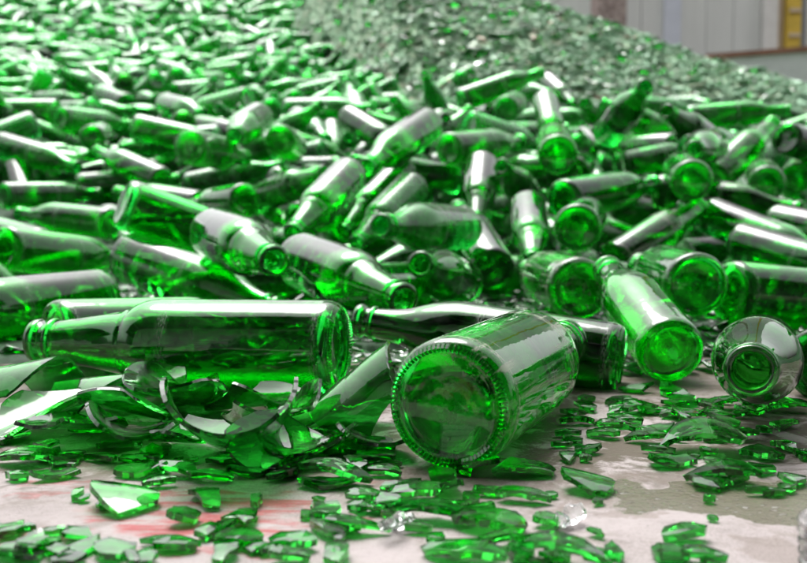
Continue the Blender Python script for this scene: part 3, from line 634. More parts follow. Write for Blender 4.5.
('B',-1.047,5.788,1.121,0.88,-0.38,0.29,62),('B',-1.776,4.4,0.817,0.68,0.73,-0.02,62),('A',1.017,2.429,0.347,0.79,-0.55,-0.28,62),('C',-0.915,2.473,0.283,-0.52,-0.78,0.34,62),
('C',0.853,2.093,0.153,0.69,0.71,0.11,61),('C',-1.498,6.337,1.376,-0.53,0.83,-0.16,61),('B',-0.977,5.239,0.997,-0.99,-0.17,-0.04,61),('B',-1.3,7.208,1.7,0.28,-0.84,-0.46,60),
('A',-1.94,5.697,1.157,0.19,0.96,0.22,60),('A',-2.268,5.694,1.156,-0.92,-0.35,-0.15,60),('C',-0.021,1.962,0.271,0.37,0.88,-0.29,59),('B',-1.954,6.913,1.578,0.39,-0.89,-0.25,58),
('C',-1.129,5.764,1.146,0.85,-0.51,-0.13,57),('B',-1.361,4.289,0.799,0.39,0.89,-0.22,57),('C',-1.666,6.219,1.326,0.76,-0.31,-0.57,57),('A',-0.804,5.678,1.052,0.92,-0.26,0.29,57),
('C',-0.619,3.819,0.605,0.37,-0.93,-0.06,56),('A',-0.807,5.453,1.059,-0.48,-0.83,-0.27,56),('B',-0.615,5.404,1.03,-0.4,-0.86,-0.31,56),('C',-1.496,3.552,0.636,-0.14,0.92,-0.38,56),
('B',-1.789,6.059,1.268,0.56,-0.71,-0.42,55),('B',-0.664,3.825,0.587,-0.79,-0.54,0.3,55),('B',-0.483,2.487,0.281,-0.86,-0.5,0.08,55),('A',-1.955,6.568,1.431,0.8,-0.57,-0.19,54),
('A',-2.272,5.479,1.076,0.14,-0.99,-0.09,54),('A',-0.462,4.725,0.846,0.98,-0.16,-0.14,54),('A',-0.446,4.426,0.768,0.51,0.85,-0.13,54),('A',-2.529,6.672,1.49,0.26,0.96,0.02,54),
('A',-2.943,7.107,1.653,0.3,-0.94,-0.16,53),('A',-0.913,5.133,0.949,0.77,0.62,0.16,52),('A',-1.147,4.873,0.899,-0.79,0.59,0.16,52),('A',-0.671,4.545,0.822,-0.92,0.24,-0.3,52),
('A',-1.647,3.949,0.751,0.94,0.03,-0.35,50),('A',-2.091,7.1,1.657,0.39,0.86,0.31,50),('A',-1.297,4.791,0.818,0.85,-0.42,0.31,50),('A',-0.815,4.248,0.697,-0.08,-0.98,0.19,49),
('B',0.008,5.42,0.918,-0.26,-0.95,0.16,48),('B',-0.287,5.279,0.923,0.83,-0.53,-0.16,48),('C',0.421,2.589,0.331,0.71,0.69,0.11,48),('C',0.726,2.139,0.202,-0.1,-0.94,-0.32,48),
('A',-1.281,6.362,1.352,-0.97,-0.21,-0.08,47),('B',-2.941,7.283,1.727,0.93,0.33,0.14,46),('B',-0.576,5.109,0.966,0.29,0.95,0.07,46),('A',-1.376,4.458,0.82,0.97,0.23,-0.08,45),
('B',-0.997,6.737,1.493,0.37,0.93,0.01,45),('C',0.48,1.398,0.021,0.48,0.86,0.19,45),('B',-1.351,7.35,1.746,0.7,-0.45,-0.56,44),('C',-1.53,5.825,1.112,0.75,0.13,0.65,44),
('C',-0.785,4.872,0.846,0.91,-0.31,0.26,44),('A',-1.018,3.571,0.53,0.36,-0.91,0.22,44),('B',-1.996,5.917,1.146,-0.93,-0.02,0.36,43),('A',-0.079,2.024,0.178,-0.31,0.91,0.29,43),
('B',-2.731,6.881,1.568,-0.86,-0.45,-0.25,42),('A',-2.076,6.058,1.316,-0.8,0.54,-0.26,42),('B',-0.013,4.327,0.686,0.72,-0.69,-0.11,42),('A',0.046,4.149,0.643,-0.99,-0.09,0.12,42),
('A',-1.417,7.159,1.673,-0.16,0.94,0.29,41),('B',-2.945,7.207,1.711,-0.81,0.58,-0.06,41),('A',-2.447,6.997,1.54,0.17,-0.98,-0.07,41),('B',-1.377,4.137,0.687,-0.94,-0.2,0.29,41),
('B',0.487,3.382,0.488,0.7,0.7,0.14,41),('B',-1.086,5.9,1.207,0.98,-0.08,-0.19,41),('A',-0.78,7.408,1.677,-0.26,-0.96,-0.07,40),('B',-0.846,7.39,1.674,-0.71,-0.7,0.08,40),
('C',-0.135,5.901,1.11,0.19,0.94,0.3,40),('A',0.796,2.76,0.348,0.93,0.02,0.37,39),('B',-0.934,3.546,0.537,0.32,-0.88,0.35,39),('C',-1.418,5.246,0.969,-0.12,0.83,0.54,38),
('B',0.384,2.436,0.3,-0.41,-0.88,-0.25,38),('B',0.575,4.225,0.589,-0.31,-0.93,0.18,37),('A',-2.432,7.164,1.643,0.35,0.83,0.43,37),('C',-2.311,6.239,1.299,0.06,-0.99,-0.15,37),
('B',-1.406,4.828,0.832,-0.16,-0.94,0.29,37),('B',0.285,2.672,0.353,0.95,0.3,0.03,37),('B',-2.296,5.583,1.116,0.95,0.31,0.07,36),('C',-0.4,2.352,0.25,-0.96,-0.28,-0.03,36),
('B',-2.704,7.14,1.68,0.66,0.73,0.18,35),('A',-0.753,6.655,1.387,0.32,-0.94,-0.13,35),('B',-2.357,6.086,1.229,-0.27,0.77,0.57,35),('A',0.218,3.393,0.483,-0.47,-0.88,0.07,35),
('C',0.499,2.569,0.37,0.49,0.85,0.18,35),('C',-0.87,7.685,1.784,-0.8,-0.53,0.28,34),('B',-1.701,6.99,1.638,-0.88,-0.01,-0.48,34),('A',-1.105,5.683,1.11,-0.16,-0.99,-0.04,34),
('C',-0.424,5.003,0.845,0.56,0.68,0.47,34),('A',-0.886,4.664,0.772,0.92,-0.24,0.31,34),('A',-2.464,6.455,1.36,-0.07,-1.0,-0.07,33),('C',-0.206,2.778,0.32,0.82,0.21,0.53,33),
('A',-1.202,7.415,1.688,0.54,-0.82,0.2,32),('A',-0.802,7.803,1.828,-0.3,-0.95,0.09,31),('A',-1.45,6.668,1.413,0.27,0.83,0.48,31),('A',-1.46,6.321,1.276,0.75,-0.65,0.14,31),
('A',-1.576,5.836,1.188,-0.41,0.91,-0.04,31),('A',-0.196,5.148,0.894,-0.99,0.16,-0.01,30),('B',-0.292,6.123,1.144,-0.97,0.24,0.03,29),('A',-2.124,7.406,1.739,-0.3,-0.96,-0.01,29),
('A',-2.58,6.903,1.503,-0.88,0.17,0.43,29),('A',-1.794,6.206,1.229,0.47,-0.84,0.28,29),('B',-2.636,6.794,1.46,-0.85,-0.38,0.36,28),('A',-0.912,3.873,0.604,-0.2,-0.96,0.22,28),
('B',-1.214,7.009,1.54,0.64,-0.74,-0.19,28),('B',-0.665,7.006,1.523,0.26,-0.9,-0.36,28),('B',-2.244,7.273,1.658,0.33,-0.92,0.22,27),('A',-2.334,7.222,1.624,-0.41,-0.89,0.2,27),
('A',-2.092,5.124,0.906,0.08,-0.94,0.32,27),('B',-0.97,7.401,1.683,0.9,0.31,0.3,27),('A',-1.329,6.306,1.265,0.58,-0.81,0.11,27),('A',-0.088,2.322,0.245,0.41,0.88,0.23,27),
('A',-0.712,7.368,1.664,-0.13,0.92,0.36,26),('C',-0.661,6.675,1.392,0.03,-0.93,-0.36,26),('C',0.358,4.341,0.666,-0.99,0.12,0.1,25),('B',-1.491,6.907,1.504,0.11,-0.99,-0.01,25),
('B',-0.968,7.081,1.56,0.92,-0.38,-0.01,25),('A',-0.589,6.708,1.405,-1.0,-0.04,0.02,25),('A',-1.017,7.456,1.699,0.03,-0.98,0.17,24),('B',-2.581,7.278,1.648,0.23,-0.97,-0.02,24),
('A',-0.564,5.566,1.017,1.0,0.05,-0.02,24),('B',0.09,3.146,0.482,0.67,-0.64,-0.38,23),('C',-1.409,5.988,1.262,-0.33,0.92,-0.2,23),('A',-0.695,3.716,0.568,0.33,-0.94,0.1,23),
('B',-1.371,7.109,1.585,-0.12,-0.93,-0.36,23),('B',-0.615,6.128,1.188,0.91,-0.39,-0.14,23),('B',-0.358,2.667,0.311,0.98,-0.21,-0.07,23),('B',-2.843,6.877,1.551,-0.0,0.92,0.39,22),
('A',-0.593,4.131,0.712,-0.34,0.94,0.01,22),('A',-1.398,3.956,0.689,0.99,0.1,-0.07,22),('A',0.112,2.703,0.399,-0.67,-0.58,-0.47,22),('B',-1.871,7.333,1.676,0.74,-0.6,0.3,22),
('C',-2.33,7.15,1.597,0.75,-0.65,0.11,22),('C',-0.536,2.858,0.346,-0.71,-0.67,0.2,22),('A',-2.456,7.426,1.795,-0.25,-0.77,-0.59,21),('C',-0.401,5.461,0.978,-0.94,0.31,0.12,21),
('A',-1.458,7.138,1.743,-0.35,0.9,-0.26,21),('B',-1.558,7.304,1.664,-0.99,0.13,0.05,20),('B',-1.562,6.471,1.425,-0.36,0.92,0.15,20),('C',-1.46,6.206,1.309,-0.49,-0.75,-0.45,20),
('A',-0.658,4.692,0.839,0.69,-0.69,-0.23,20),('C',-0.176,5.532,0.995,-0.71,0.68,0.2,19),('C',-2.022,7.605,1.859,0.9,0.05,-0.43,19),('B',-1.613,6.994,1.543,0.37,-0.87,-0.33,19),
('C',-1.168,5.931,1.15,-0.99,-0.13,-0.07,19),('A',-0.895,6.56,1.357,0.88,-0.44,-0.2,18),('A',-2.722,5.967,1.222,1.0,-0.03,0.08,18),('A',-0.983,5.311,1.017,-0.79,0.58,0.2,18),
('C',-0.361,3.966,0.577,0.77,-0.48,0.42,18),('A',-1.664,7.184,1.613,-0.86,-0.51,0.08,18),('B',-0.376,2.437,0.273,-0.96,-0.28,-0.06,18),('A',0.354,3.342,0.548,0.65,0.51,-0.56,17),
('A',-0.913,6.729,1.475,0.42,0.91,0.06,17),('B',-1.208,5.851,1.171,0.2,-0.97,-0.16,17),('B',-1.943,5.606,1.115,0.91,-0.38,-0.17,17),('C',0.968,2.345,0.252,-0.95,0.3,0.12,17),
('B',-0.821,6.603,1.373,-0.65,0.71,0.29,16),('B',-1.35,7.588,1.76,0.4,-0.88,0.27,15),('A',-1.598,7.271,1.723,0.6,0.76,0.27,15),('C',-2.355,5.779,1.185,0.94,0.27,-0.2,15),
('A',-1.164,4.268,0.766,0.9,-0.32,-0.3,14),('A',-2.735,7.266,1.745,-0.9,0.03,-0.44,13),('B',-0.53,5.797,1.083,-0.6,0.69,0.41,13),('B',-1.053,3.091,0.471,-0.22,0.95,0.24,13),
('A',-1.581,6.78,1.456,0.59,-0.81,0.05,13),('B',-0.554,6.191,1.227,-0.97,-0.16,-0.18,13),('B',-2.428,7.493,1.74,0.93,-0.29,0.2,12),('A',-1.428,6.396,1.305,0.83,0.34,0.43,12),
('A',-1.316,5.056,0.941,0.98,-0.17,-0.06,12),('C',-0.822,7.208,1.604,-0.91,0.38,0.18,12),('A',-1.084,7.124,1.575,-0.15,-0.99,-0.02,12),('A',-2.439,7.165,1.606,0.22,-0.96,-0.15,12),
('A',-1.224,6.848,1.478,0.69,-0.67,-0.28,12),('A',-2.527,6.664,1.414,-0.44,0.84,0.32,12),('A',-1.824,5.687,1.076,-0.93,-0.17,0.34,12),('A',-0.561,3.963,0.63,0.19,-0.98,-0.08,11),
('C',-2.179,7.127,1.588,-0.78,0.37,0.5,11),('C',-1.777,4.743,0.869,-0.78,0.6,-0.17,11),('B',-1.527,4.612,0.778,-0.92,0.19,0.35,11),('B',-1.343,7.212,1.624,0.88,-0.43,-0.19,11),
('A',-0.565,5.732,1.093,-0.93,0.36,-0.04,11),('A',-1.323,3.803,0.626,0.24,-0.97,0.08,10),('C',0.322,3.466,0.511,-0.7,0.71,0.1,10),('A',-0.697,6.067,1.171,0.97,-0.24,-0.1,10),
('C',-1.757,7.039,1.558,0.55,-0.78,-0.3,10),('B',-1.052,3.332,0.559,-0.52,0.84,0.14,9),('A',-1.296,7.72,1.857,-0.53,-0.8,-0.26,9),('A',-0.203,3.469,0.597,0.18,0.97,-0.16,9),
('B',-0.678,3.436,0.56,-0.98,-0.15,-0.13,9),('C',-0.743,6.868,1.472,0.14,0.93,0.33,9),('A',-0.479,5.371,0.956,1.0,-0.01,-0.03,9),('C',0.678,4.173,0.6,0.8,-0.54,0.24,8),
('A',-0.955,7.735,1.808,-0.91,-0.12,0.39,8),('B',-2.064,6.284,1.335,0.06,0.92,0.39,8),('A',-2.677,6.534,1.398,-0.99,0.09,0.14,8),('B',-1.149,6.028,1.229,-0.75,0.65,0.13,8),
('C',-1.045,4.062,0.697,0.93,-0.35,-0.14,8),('A',-1.005,3.73,0.627,-0.02,1.0,-0.06,8),('A',0.979,2.785,0.35,-0.2,-0.98,0.05,8),('C',-0.629,5.659,1.04,-0.08,-0.99,0.08,8),
('B',-0.57,2.72,0.354,0.53,0.78,0.32,7),('C',-1.825,7.38,1.69,1.0,0.02,0.01,7),('A',-1.002,6.729,1.425,-0.72,0.64,0.27,7),('C',-1.597,6.041,1.244,-0.66,0.74,0.13,7),
('A',-1.284,5.708,1.08,0.47,-0.84,-0.27,7),('C',-2.135,5.16,0.918,0.21,0.77,0.6,7),('B',-1.818,4.578,0.85,0.93,0.07,-0.37,7),('A',-1.228,3.905,0.663,0.01,-1.0,-0.05,7),
('C',1.048,2.328,0.334,-0.78,0.56,-0.29,7),('C',-1.563,7.551,1.759,0.98,-0.17,-0.1,7),('B',-1.318,7.141,1.595,0.32,-0.91,-0.26,7),('B',-2.281,6.975,1.537,0.82,0.53,0.2,7),
('B',-1.919,5.204,0.937,-0.59,-0.78,-0.2,7),('C',0.679,2.754,0.354,-0.7,-0.71,-0.11,7),('B',-1.13,3.456,0.481,-0.1,-0.85,0.51,6),('B',-1.505,7.464,1.827,0.28,0.95,-0.14,6),
('C',-0.477,5.001,0.872,0.25,0.92,0.31,6),('A',-0.692,4.21,0.723,-0.28,0.94,0.18,6),('B',-0.282,3.374,0.532,-0.99,0.07,-0.1,6),('A',-0.244,2.963,0.432,-0.73,-0.65,-0.24,6),
('A',-0.396,2.575,0.383,-0.91,0.22,-0.35,6),('A',0.586,2.355,0.268,-0.06,0.96,0.29,6),('C',-1.197,7.347,1.77,0.37,0.91,-0.2,5),('B',-2.006,7.529,1.751,0.9,-0.41,-0.16,5),
('A',-0.848,6.471,1.319,-0.93,0.24,0.27,5),('A',-0.939,5.607,1.039,-0.45,-0.86,-0.24,5),('A',-1.267,4.129,0.723,-0.84,-0.52,-0.17,5),('C',-1.889,7.693,1.811,-0.97,0.22,0.08,5),
('B',-1.84,7.397,1.723,-0.87,-0.37,-0.32,5),('B',-2.026,6.622,1.393,-0.6,-0.76,0.23,5),('C',-2.166,6.501,1.347,0.13,-0.99,-0.11,5),('C',-0.679,6.308,1.251,0.89,-0.42,-0.19,5),
('C',-1.253,5.985,1.165,-0.78,0.6,0.17,5),('C',-1.38,7.121,1.586,-0.33,0.88,0.35,4),('A',-1.556,7.125,1.593,0.45,-0.83,-0.33,4),('A',-1.52,5.217,0.933,-0.69,-0.68,0.25,4),
('B',-1.034,3.436,0.529,0.45,-0.88,0.17,4),('B',-0.827,3.024,0.388,0.17,0.82,0.55,4),('A',-1.66,7.112,1.589,-0.93,-0.34,-0.13,4),('B',-2.306,7.078,1.58,-0.35,-0.86,-0.36,4),
('A',-2.48,7.09,1.579,-0.28,-0.89,-0.35,4),('B',-1.633,6.808,1.472,-0.8,0.56,0.22,4),('B',-1.966,5.399,1.061,0.87,-0.25,-0.42,4),('A',-2.057,7.657,1.796,-0.33,-0.94,-0.12,3),
('B',-2.368,6.456,1.335,-0.58,0.76,0.29,3),('A',-1.424,6.166,1.223,0.88,-0.45,-0.16,3),('A',-2.052,6.284,1.321,-0.04,-0.96,-0.26,3),('B',-2.466,5.891,1.196,-0.99,0.06,0.12,3),
('A',-0.614,5.101,0.939,-0.86,0.5,-0.14,3),('B',-0.412,4.421,0.696,-0.92,-0.3,0.27,3),('C',-2.064,7.489,1.733,0.43,0.84,0.33,3),('A',-2.872,7.373,1.756,-0.92,-0.12,-0.38,3),
('B',-1.458,7.253,1.644,-0.99,-0.12,-0.05,3),('B',-0.999,7.22,1.615,0.87,-0.46,-0.2,3),('A',-2.434,7.31,1.671,-0.38,-0.85,-0.37,3),('A',-1.349,6.785,1.457,0.1,0.93,0.36,3),
('A',-2.495,6.367,1.293,-0.67,-0.67,0.3,3),('A',-1.52,6.081,1.199,0.87,-0.47,-0.17,3),('A',-1.266,5.884,1.131,0.25,-0.95,-0.19,3),('A',-1.492,5.399,1.062,-0.03,1.0,-0.04,3),
('A',-0.005,4.095,0.628,-0.7,-0.68,-0.22,3),('A',-0.249,2.704,0.319,0.98,0.2,0.05,3),('C',0.735,1.682,0.126,0.62,0.75,0.24,2),('B',-0.893,7.78,1.829,-0.97,0.23,0.12,2),
('C',-1.214,7.72,1.813,0.98,-0.17,-0.09,2),('A',-2.399,6.573,1.38,1.0,0.08,0.03,2),('B',-0.932,4.379,0.764,0.67,-0.57,-0.49,2),('B',-0.548,4.081,0.658,0.98,-0.18,-0.01,2),
('C',-0.467,3.614,0.571,0.56,-0.8,-0.2,2),('A',-0.287,2.865,0.44,0.51,-0.8,-0.31,2),('B',-1.761,7.476,1.731,-0.85,0.5,0.19,2),('A',-2.136,6.643,1.407,-1.0,0.02,0.01,2),
('A',-1.442,5.959,1.16,0.23,-0.93,-0.29,2),('A',-0.628,4.713,0.779,0.88,-0.48,0.07,2),('B',0.708,2.351,0.264,-0.39,0.88,0.27,2),('B',-1.001,7.516,1.723,-0.87,-0.02,0.5,1),
('B',-2.546,7.438,1.767,-0.74,-0.67,-0.02,1),('B',-1.042,4.554,0.75,-0.93,0.1,0.34,1),('C',-1.543,3.825,0.651,0.82,0.57,-0.06,1),('C',-1.143,3.798,0.649,-0.54,-0.63,-0.57,1),
('B',-0.961,3.653,0.607,-0.83,-0.51,-0.22,1),('A',-0.883,3.169,0.485,0.52,0.84,0.17,1),('A',0.196,2.937,0.388,-0.93,-0.32,0.17,1),('C',-0.797,2.806,0.386,0.88,0.43,-0.19,1),
('A',-0.42,2.386,0.315,0.7,-0.7,-0.13,1),('C',-2.377,7.572,1.757,-0.74,-0.51,0.43,1),('C',-1.315,7.608,1.772,0.48,0.82,0.3,1),('A',-1.357,7.367,1.683,-0.8,0.55,0.24,1),
('A',-2.826,7.225,1.632,0.7,0.67,0.26,1),('C',-1.442,7.197,1.62,-0.95,-0.29,-0.11,1),('A',-2.331,6.514,1.361,0.99,0.11,0.02,1),('B',-0.8,6.416,1.296,-0.45,-0.89,-0.06,1),
('C',-0.501,5.461,0.982,-0.33,-0.91,-0.26,1),('C',-1.422,3.88,0.591,0.35,-0.91,0.22,1),('C',-0.334,2.84,0.343,-0.01,-0.99,0.14,1),('A',-0.195,5.798,1.069,-0.16,-0.99,-0.03,0),
('A',-1.775,4.021,0.763,0.75,0.66,-0.05,0),('A',-1.839,3.976,0.704,0.49,-0.87,0.02,0),('B',-1.639,3.679,0.624,-0.98,0.11,0.15,0),('C',-0.28,3.598,0.54,-0.92,0.33,0.23,0),
('C',-1.589,3.4,0.615,-0.25,0.96,0.12,0),('B',-1.519,3.211,0.523,0.23,0.94,0.24,0),('B',-0.629,3.212,0.479,0.04,0.96,0.27,0),('C',-1.294,3.226,0.496,-0.94,-0.13,0.32,0),
('A',-1.488,2.983,0.472,0.83,-0.54,-0.13,0),('A',-1.3,3.166,0.484,-0.94,-0.34,0.02,0),('A',-1.227,2.765,0.477,-0.35,0.94,0.07,0),('C',-1.434,2.689,0.398,0.98,-0.1,0.17,0),
('C',-1.333,2.495,0.36,0.43,0.89,0.14,0),('A',0.007,2.158,0.214,-0.64,0.75,0.14,0),('A',-1.147,2.07,0.226,0.79,0.34,0.52,0),('A',-0.947,2.155,0.291,-0.14,-0.97,-0.2,0),
('B',0.559,1.246,0.062,0.44,-0.73,0.52,0),('B',-1.312,8.325,2.046,-0.68,0.68,0.28,0),('C',-1.713,8.446,2.091,0.78,-0.62,0.13,0),('C',-1.923,8.323,2.049,0.94,0.31,0.12,0),
('B',-1.875,8.288,2.101,-0.88,-0.44,-0.19,0),('A',-1.868,8.431,2.085,-0.65,-0.74,0.17,0),('B',-2.284,8.372,2.065,0.71,-0.69,0.15,0),('B',-2.656,8.289,2.037,-0.87,-0.49,-0.01,0),
('C',-2.91,8.357,2.062,-0.91,0.39,0.15,0),('A',-3.158,8.475,2.105,-0.45,-0.88,-0.13,0),('B',-3.466,8.468,2.102,0.37,-0.93,-0.05,0),('A',-3.779,8.369,2.067,0.68,0.68,0.26,0),
('B',-1.281,8.287,2.031,-0.08,-0.93,-0.35,0),('B',-1.505,8.045,2.003,-0.07,0.92,0.39,0),('B',-1.781,8.078,2.065,0.41,0.9,-0.11,0),('B',-2.029,8.155,2.041,0.99,0.07,0.1,0),
('A',-2.281,8.078,1.955,0.96,-0.21,0.19,0),('C',-2.314,8.225,2.008,-0.54,-0.84,-0.03,0),('B',-2.64,8.07,2.022,-0.58,-0.75,-0.33,0),('A',-2.715,8.152,2.053,-0.34,-0.9,-0.28,0),
('A',-2.982,8.26,2.066,-0.44,-0.74,-0.5,0),('B',-3.146,8.226,2.039,-0.61,-0.67,-0.43,0),('B',-3.709,8.006,1.997,0.45,0.85,0.29,0),('C',-3.569,8.24,2.017,-0.45,0.84,0.31,0),
('A',-3.752,8.311,2.041,-0.83,-0.55,0.12,0),('B',-1.452,8.108,2.034,0.68,-0.64,-0.36,0),('B',-1.546,7.978,1.984,-0.39,0.88,0.26,0),('C',-1.859,8.116,1.968,0.84,-0.53,0.06,0),
('C',-2.019,8.141,1.999,-0.36,-0.81,-0.46,0),('A',-2.044,7.968,1.976,-0.99,0.12,0.05,0),('A',-2.295,7.759,1.939,0.12,0.99,0.03,0),('C',-2.641,8.149,1.981,-0.64,-0.76,-0.14,0),
('B',-2.755,8.121,1.972,-0.53,-0.84,-0.1,0),('A',-2.857,8.127,1.974,-0.34,-0.92,-0.19,0),('B',-3.193,7.709,1.894,0.14,0.96,0.25,0),('A',-3.517,8.072,2.009,0.36,0.83,0.43,0),
('C',-3.594,8.004,1.924,-0.74,-0.67,0.08,0),('A',-3.718,8.083,1.956,0.2,0.77,0.6,0),('B',-1.355,7.962,1.91,-0.62,0.73,0.29,0),('B',-1.602,7.852,1.923,0.05,0.99,0.1,0),
('B',-1.847,7.931,1.967,0.27,-0.89,-0.36,0),('A',-1.955,7.987,1.923,-0.38,-0.86,-0.33,0),('A',-2.15,7.794,1.885,0.05,0.98,0.17,0),('A',-2.352,7.785,1.966,0.11,0.99,-0.03,0),
('B',-2.785,7.837,1.912,0.92,0.27,0.28,0),('A',-2.966,7.857,1.874,0.85,0.5,0.19,0),('C',-3.022,7.869,1.87,0.37,-0.91,0.21,0),('A',-3.138,7.713,1.838,-0.8,-0.57,0.19,0),
('B',-3.473,7.981,2.006,-0.74,-0.59,-0.31,0),('A',-1.108,7.789,1.831,-0.83,-0.43,0.37,0),('B',-1.478,7.669,1.879,-0.06,1.0,-0.01,0),('A',-1.768,8.003,1.929,0.32,-0.89,-0.33,0),
('C',-1.914,7.736,1.824,0.11,0.75,0.66,0),('A',-2.232,7.588,1.777,0.17,0.69,0.7,0),('C',-2.307,7.7,1.867,-0.41,0.87,0.28,0),('B',-2.682,7.736,1.955,0.62,0.76,-0.21,0),
('A',-2.886,7.707,1.809,0.13,-0.96,0.25,0),('A',-2.972,7.551,1.887,-0.3,0.95,0.02,0),('B',-3.271,7.553,1.762,0.81,0.23,0.53,0),('B',-3.366,7.726,1.893,-0.28,-0.87,-0.4,0),
('C',-3.747,7.795,1.846,0.91,0.15,0.4,0),('C',-1.728,7.581,1.817,-0.91,0.38,0.14,0),('C',-2.17,7.518,1.814,0.52,0.81,0.25,0),('B',-2.276,7.708,1.835,-0.17,-0.88,-0.45,0),
('A',-2.394,7.707,1.848,-0.72,0.69,0.07,0),('A',-2.803,7.447,1.868,-0.0,1.0,0.01,0),('A',-2.931,7.628,1.778,-0.79,-0.39,0.48,0),('A',-2.732,7.487,1.799,-0.16,-0.98,0.09,0),
('C',-3.228,7.342,1.802,0.44,0.83,-0.33,0),('B',-3.564,7.807,1.857,-0.85,-0.5,-0.19,0),('C',-0.851,7.508,1.728,-0.73,0.65,0.2,0),('A',-1.679,7.504,1.811,0.76,0.64,-0.1,0),
('C',-1.831,7.52,1.821,0.12,-0.89,-0.45,0),('A',-2.616,7.535,1.806,-1.0,-0.06,0.02,0),('A',-2.916,7.511,1.741,0.87,-0.5,0.02,0),('B',-3.054,7.511,1.841,0.84,-0.41,-0.36,0),
('B',-2.693,7.402,1.765,0.76,0.59,0.25,0),('B',-3.089,7.455,1.717,-0.7,-0.71,0.06,0),('B',-3.529,7.369,1.688,0.63,0.72,0.28,0),('A',-2.581,7.401,1.7,0.99,0.16,0.06,0),
('A',-3.167,7.319,1.728,0.31,-0.89,-0.33,0),('A',-3.237,7.128,1.662,-0.51,0.8,0.33,0),('A',-2.676,7.283,1.731,-0.42,-0.65,-0.63,0),('A',-2.001,7.034,1.557,0.36,0.8,0.48,0),
('A',-2.983,6.968,1.643,-0.65,-0.6,-0.47,0),('C',-2.937,7.01,1.539,-0.5,0.42,0.76,0),('A',-2.101,6.892,1.52,0.25,0.94,0.25,0),('A',-3.076,6.951,1.527,-0.31,0.75,0.59,0),
('A',-2.314,6.823,1.49,0.65,-0.76,-0.07,0),('A',-2.929,6.954,1.595,-0.64,-0.72,-0.26,0),('B',-3.161,7.029,1.549,-0.08,-0.99,0.13,0),('B',-0.854,6.78,1.442,0.99,-0.12,-0.07,0),
('A',-1.87,6.735,1.44,0.18,0.83,0.53,0),('A',-2.421,6.723,1.462,0.97,-0.11,-0.2,0),('B',-2.94,6.904,1.509,-0.83,-0.52,-0.2,0),('A',-3.13,6.714,1.427,0.75,-0.59,0.29,0),
('A',-1.258,6.699,1.421,-0.09,-0.93,-0.36,0),('A',-2.758,6.151,1.211,0.44,-0.82,0.37,0),('A',-3.14,6.499,1.389,0.88,-0.41,0.25,0),('A',-2.051,6.326,1.282,0.81,0.41,0.43,0),
('A',-2.663,6.365,1.346,0.81,0.58,-0.03,0),('A',-3.03,6.351,1.372,0.83,0.55,0.13,0),('B',-2.865,6.445,1.357,0.53,-0.71,-0.45,0),('B',-2.607,6.174,1.327,0.71,0.66,-0.23,0),
('B',-2.628,6.36,1.298,-0.12,-0.93,-0.36,0),('A',-0.9,6.061,1.238,0.93,0.25,-0.27,0),('B',-1.062,6.164,1.208,-0.17,-0.99,-0.0,0),('A',-3.034,6.209,1.239,0.47,0.82,0.32,0),
('A',-0.995,6.039,1.168,0.78,-0.62,0.07,0),('A',-2.071,6.007,1.197,-0.96,0.28,-0.05,0),('A',-2.738,6.014,1.176,0.91,0.23,0.33,0),('A',-2.769,5.911,1.267,0.61,-0.7,-0.38,0),
('C',-0.428,5.681,1.045,-0.34,0.9,0.28,0),('B',-1.762,5.808,1.18,-0.51,0.82,0.26,0),('A',-2.382,5.99,1.168,-0.39,-0.92,0.03,0),('A',-2.567,5.612,1.086,-0.16,-0.98,-0.12,0),
('A',-2.331,5.524,1.027,-0.89,0.16,0.42,0),('B',-2.769,5.502,1.079,0.85,0.45,0.27,0),('B',-2.459,5.317,1.095,0.63,0.76,-0.16,0),('B',-2.345,5.308,0.968,0.45,0.85,0.26,0),
('A',-2.397,5.239,0.997,-0.62,-0.77,-0.12,0),('A',-0.783,5.034,0.869,-0.85,0.51,0.16,0),('B',-1.737,5.283,0.955,-0.0,-1.0,0.09,0),('B',-2.195,5.354,0.976,-0.79,-0.55,0.27,0),
('A',-0.948,5.174,0.911,0.74,0.65,0.17,0),('A',-2.342,5.203,0.989,-0.64,-0.75,-0.19,0),('B',-1.933,4.984,0.911,-0.63,-0.77,-0.06,0),('A',-2.241,4.833,0.899,0.88,0.47,0.1,0),
('C',-0.586,4.786,0.856,-0.98,-0.11,-0.17,0),('A',-0.811,4.797,0.878,-0.81,0.56,-0.17,0),('C',-2.242,4.82,0.834,0.89,0.45,0.12,0),('B',-0.143,4.769,0.785,-0.98,-0.03,0.2,0),
('A',-1.026,4.799,0.824,0.94,-0.28,0.22,0),('C',-1.167,4.71,0.801,-0.84,-0.5,0.23,0),('A',-2.033,4.591,0.853,0.18,0.97,0.14,0),('A',-2.323,4.598,0.828,0.97,0.24,0.05,0),
('C',-0.126,4.701,0.771,-1.0,0.08,-0.02,0),('C',-1.296,4.534,0.821,-0.94,0.34,0.07,0),('C',-1.9,4.667,0.865,-0.61,-0.72,-0.33,0),('A',-2.068,4.418,0.767,0.75,0.63,0.2,0),
('B',-1.265,4.413,0.76,0.84,-0.54,-0.02,0),('C',-1.839,4.551,0.764,1.0,-0.09,-0.02,0),('B',-2.031,4.384,0.771,0.97,-0.24,0.06,0),('A',-0.406,4.093,0.692,-0.12,0.99,0.1,0),
('A',-1.049,4.336,0.759,0.83,-0.34,-0.43,0),('B',-1.259,4.198,0.762,0.77,-0.45,-0.46,0),('A',-1.658,4.248,0.682,-0.61,0.61,0.5,0),('B',-2.059,4.175,0.717,0.94,0.31,0.14,0),
('C',-1.325,4.155,0.653,0.38,0.77,0.51,0),('B',-1.772,4.132,0.72,0.75,0.63,0.18,0),('C',-1.806,4.311,0.77,0.31,-0.76,-0.58,0),('A',-1.795,4.162,0.668,-0.92,-0.16,0.37,0),
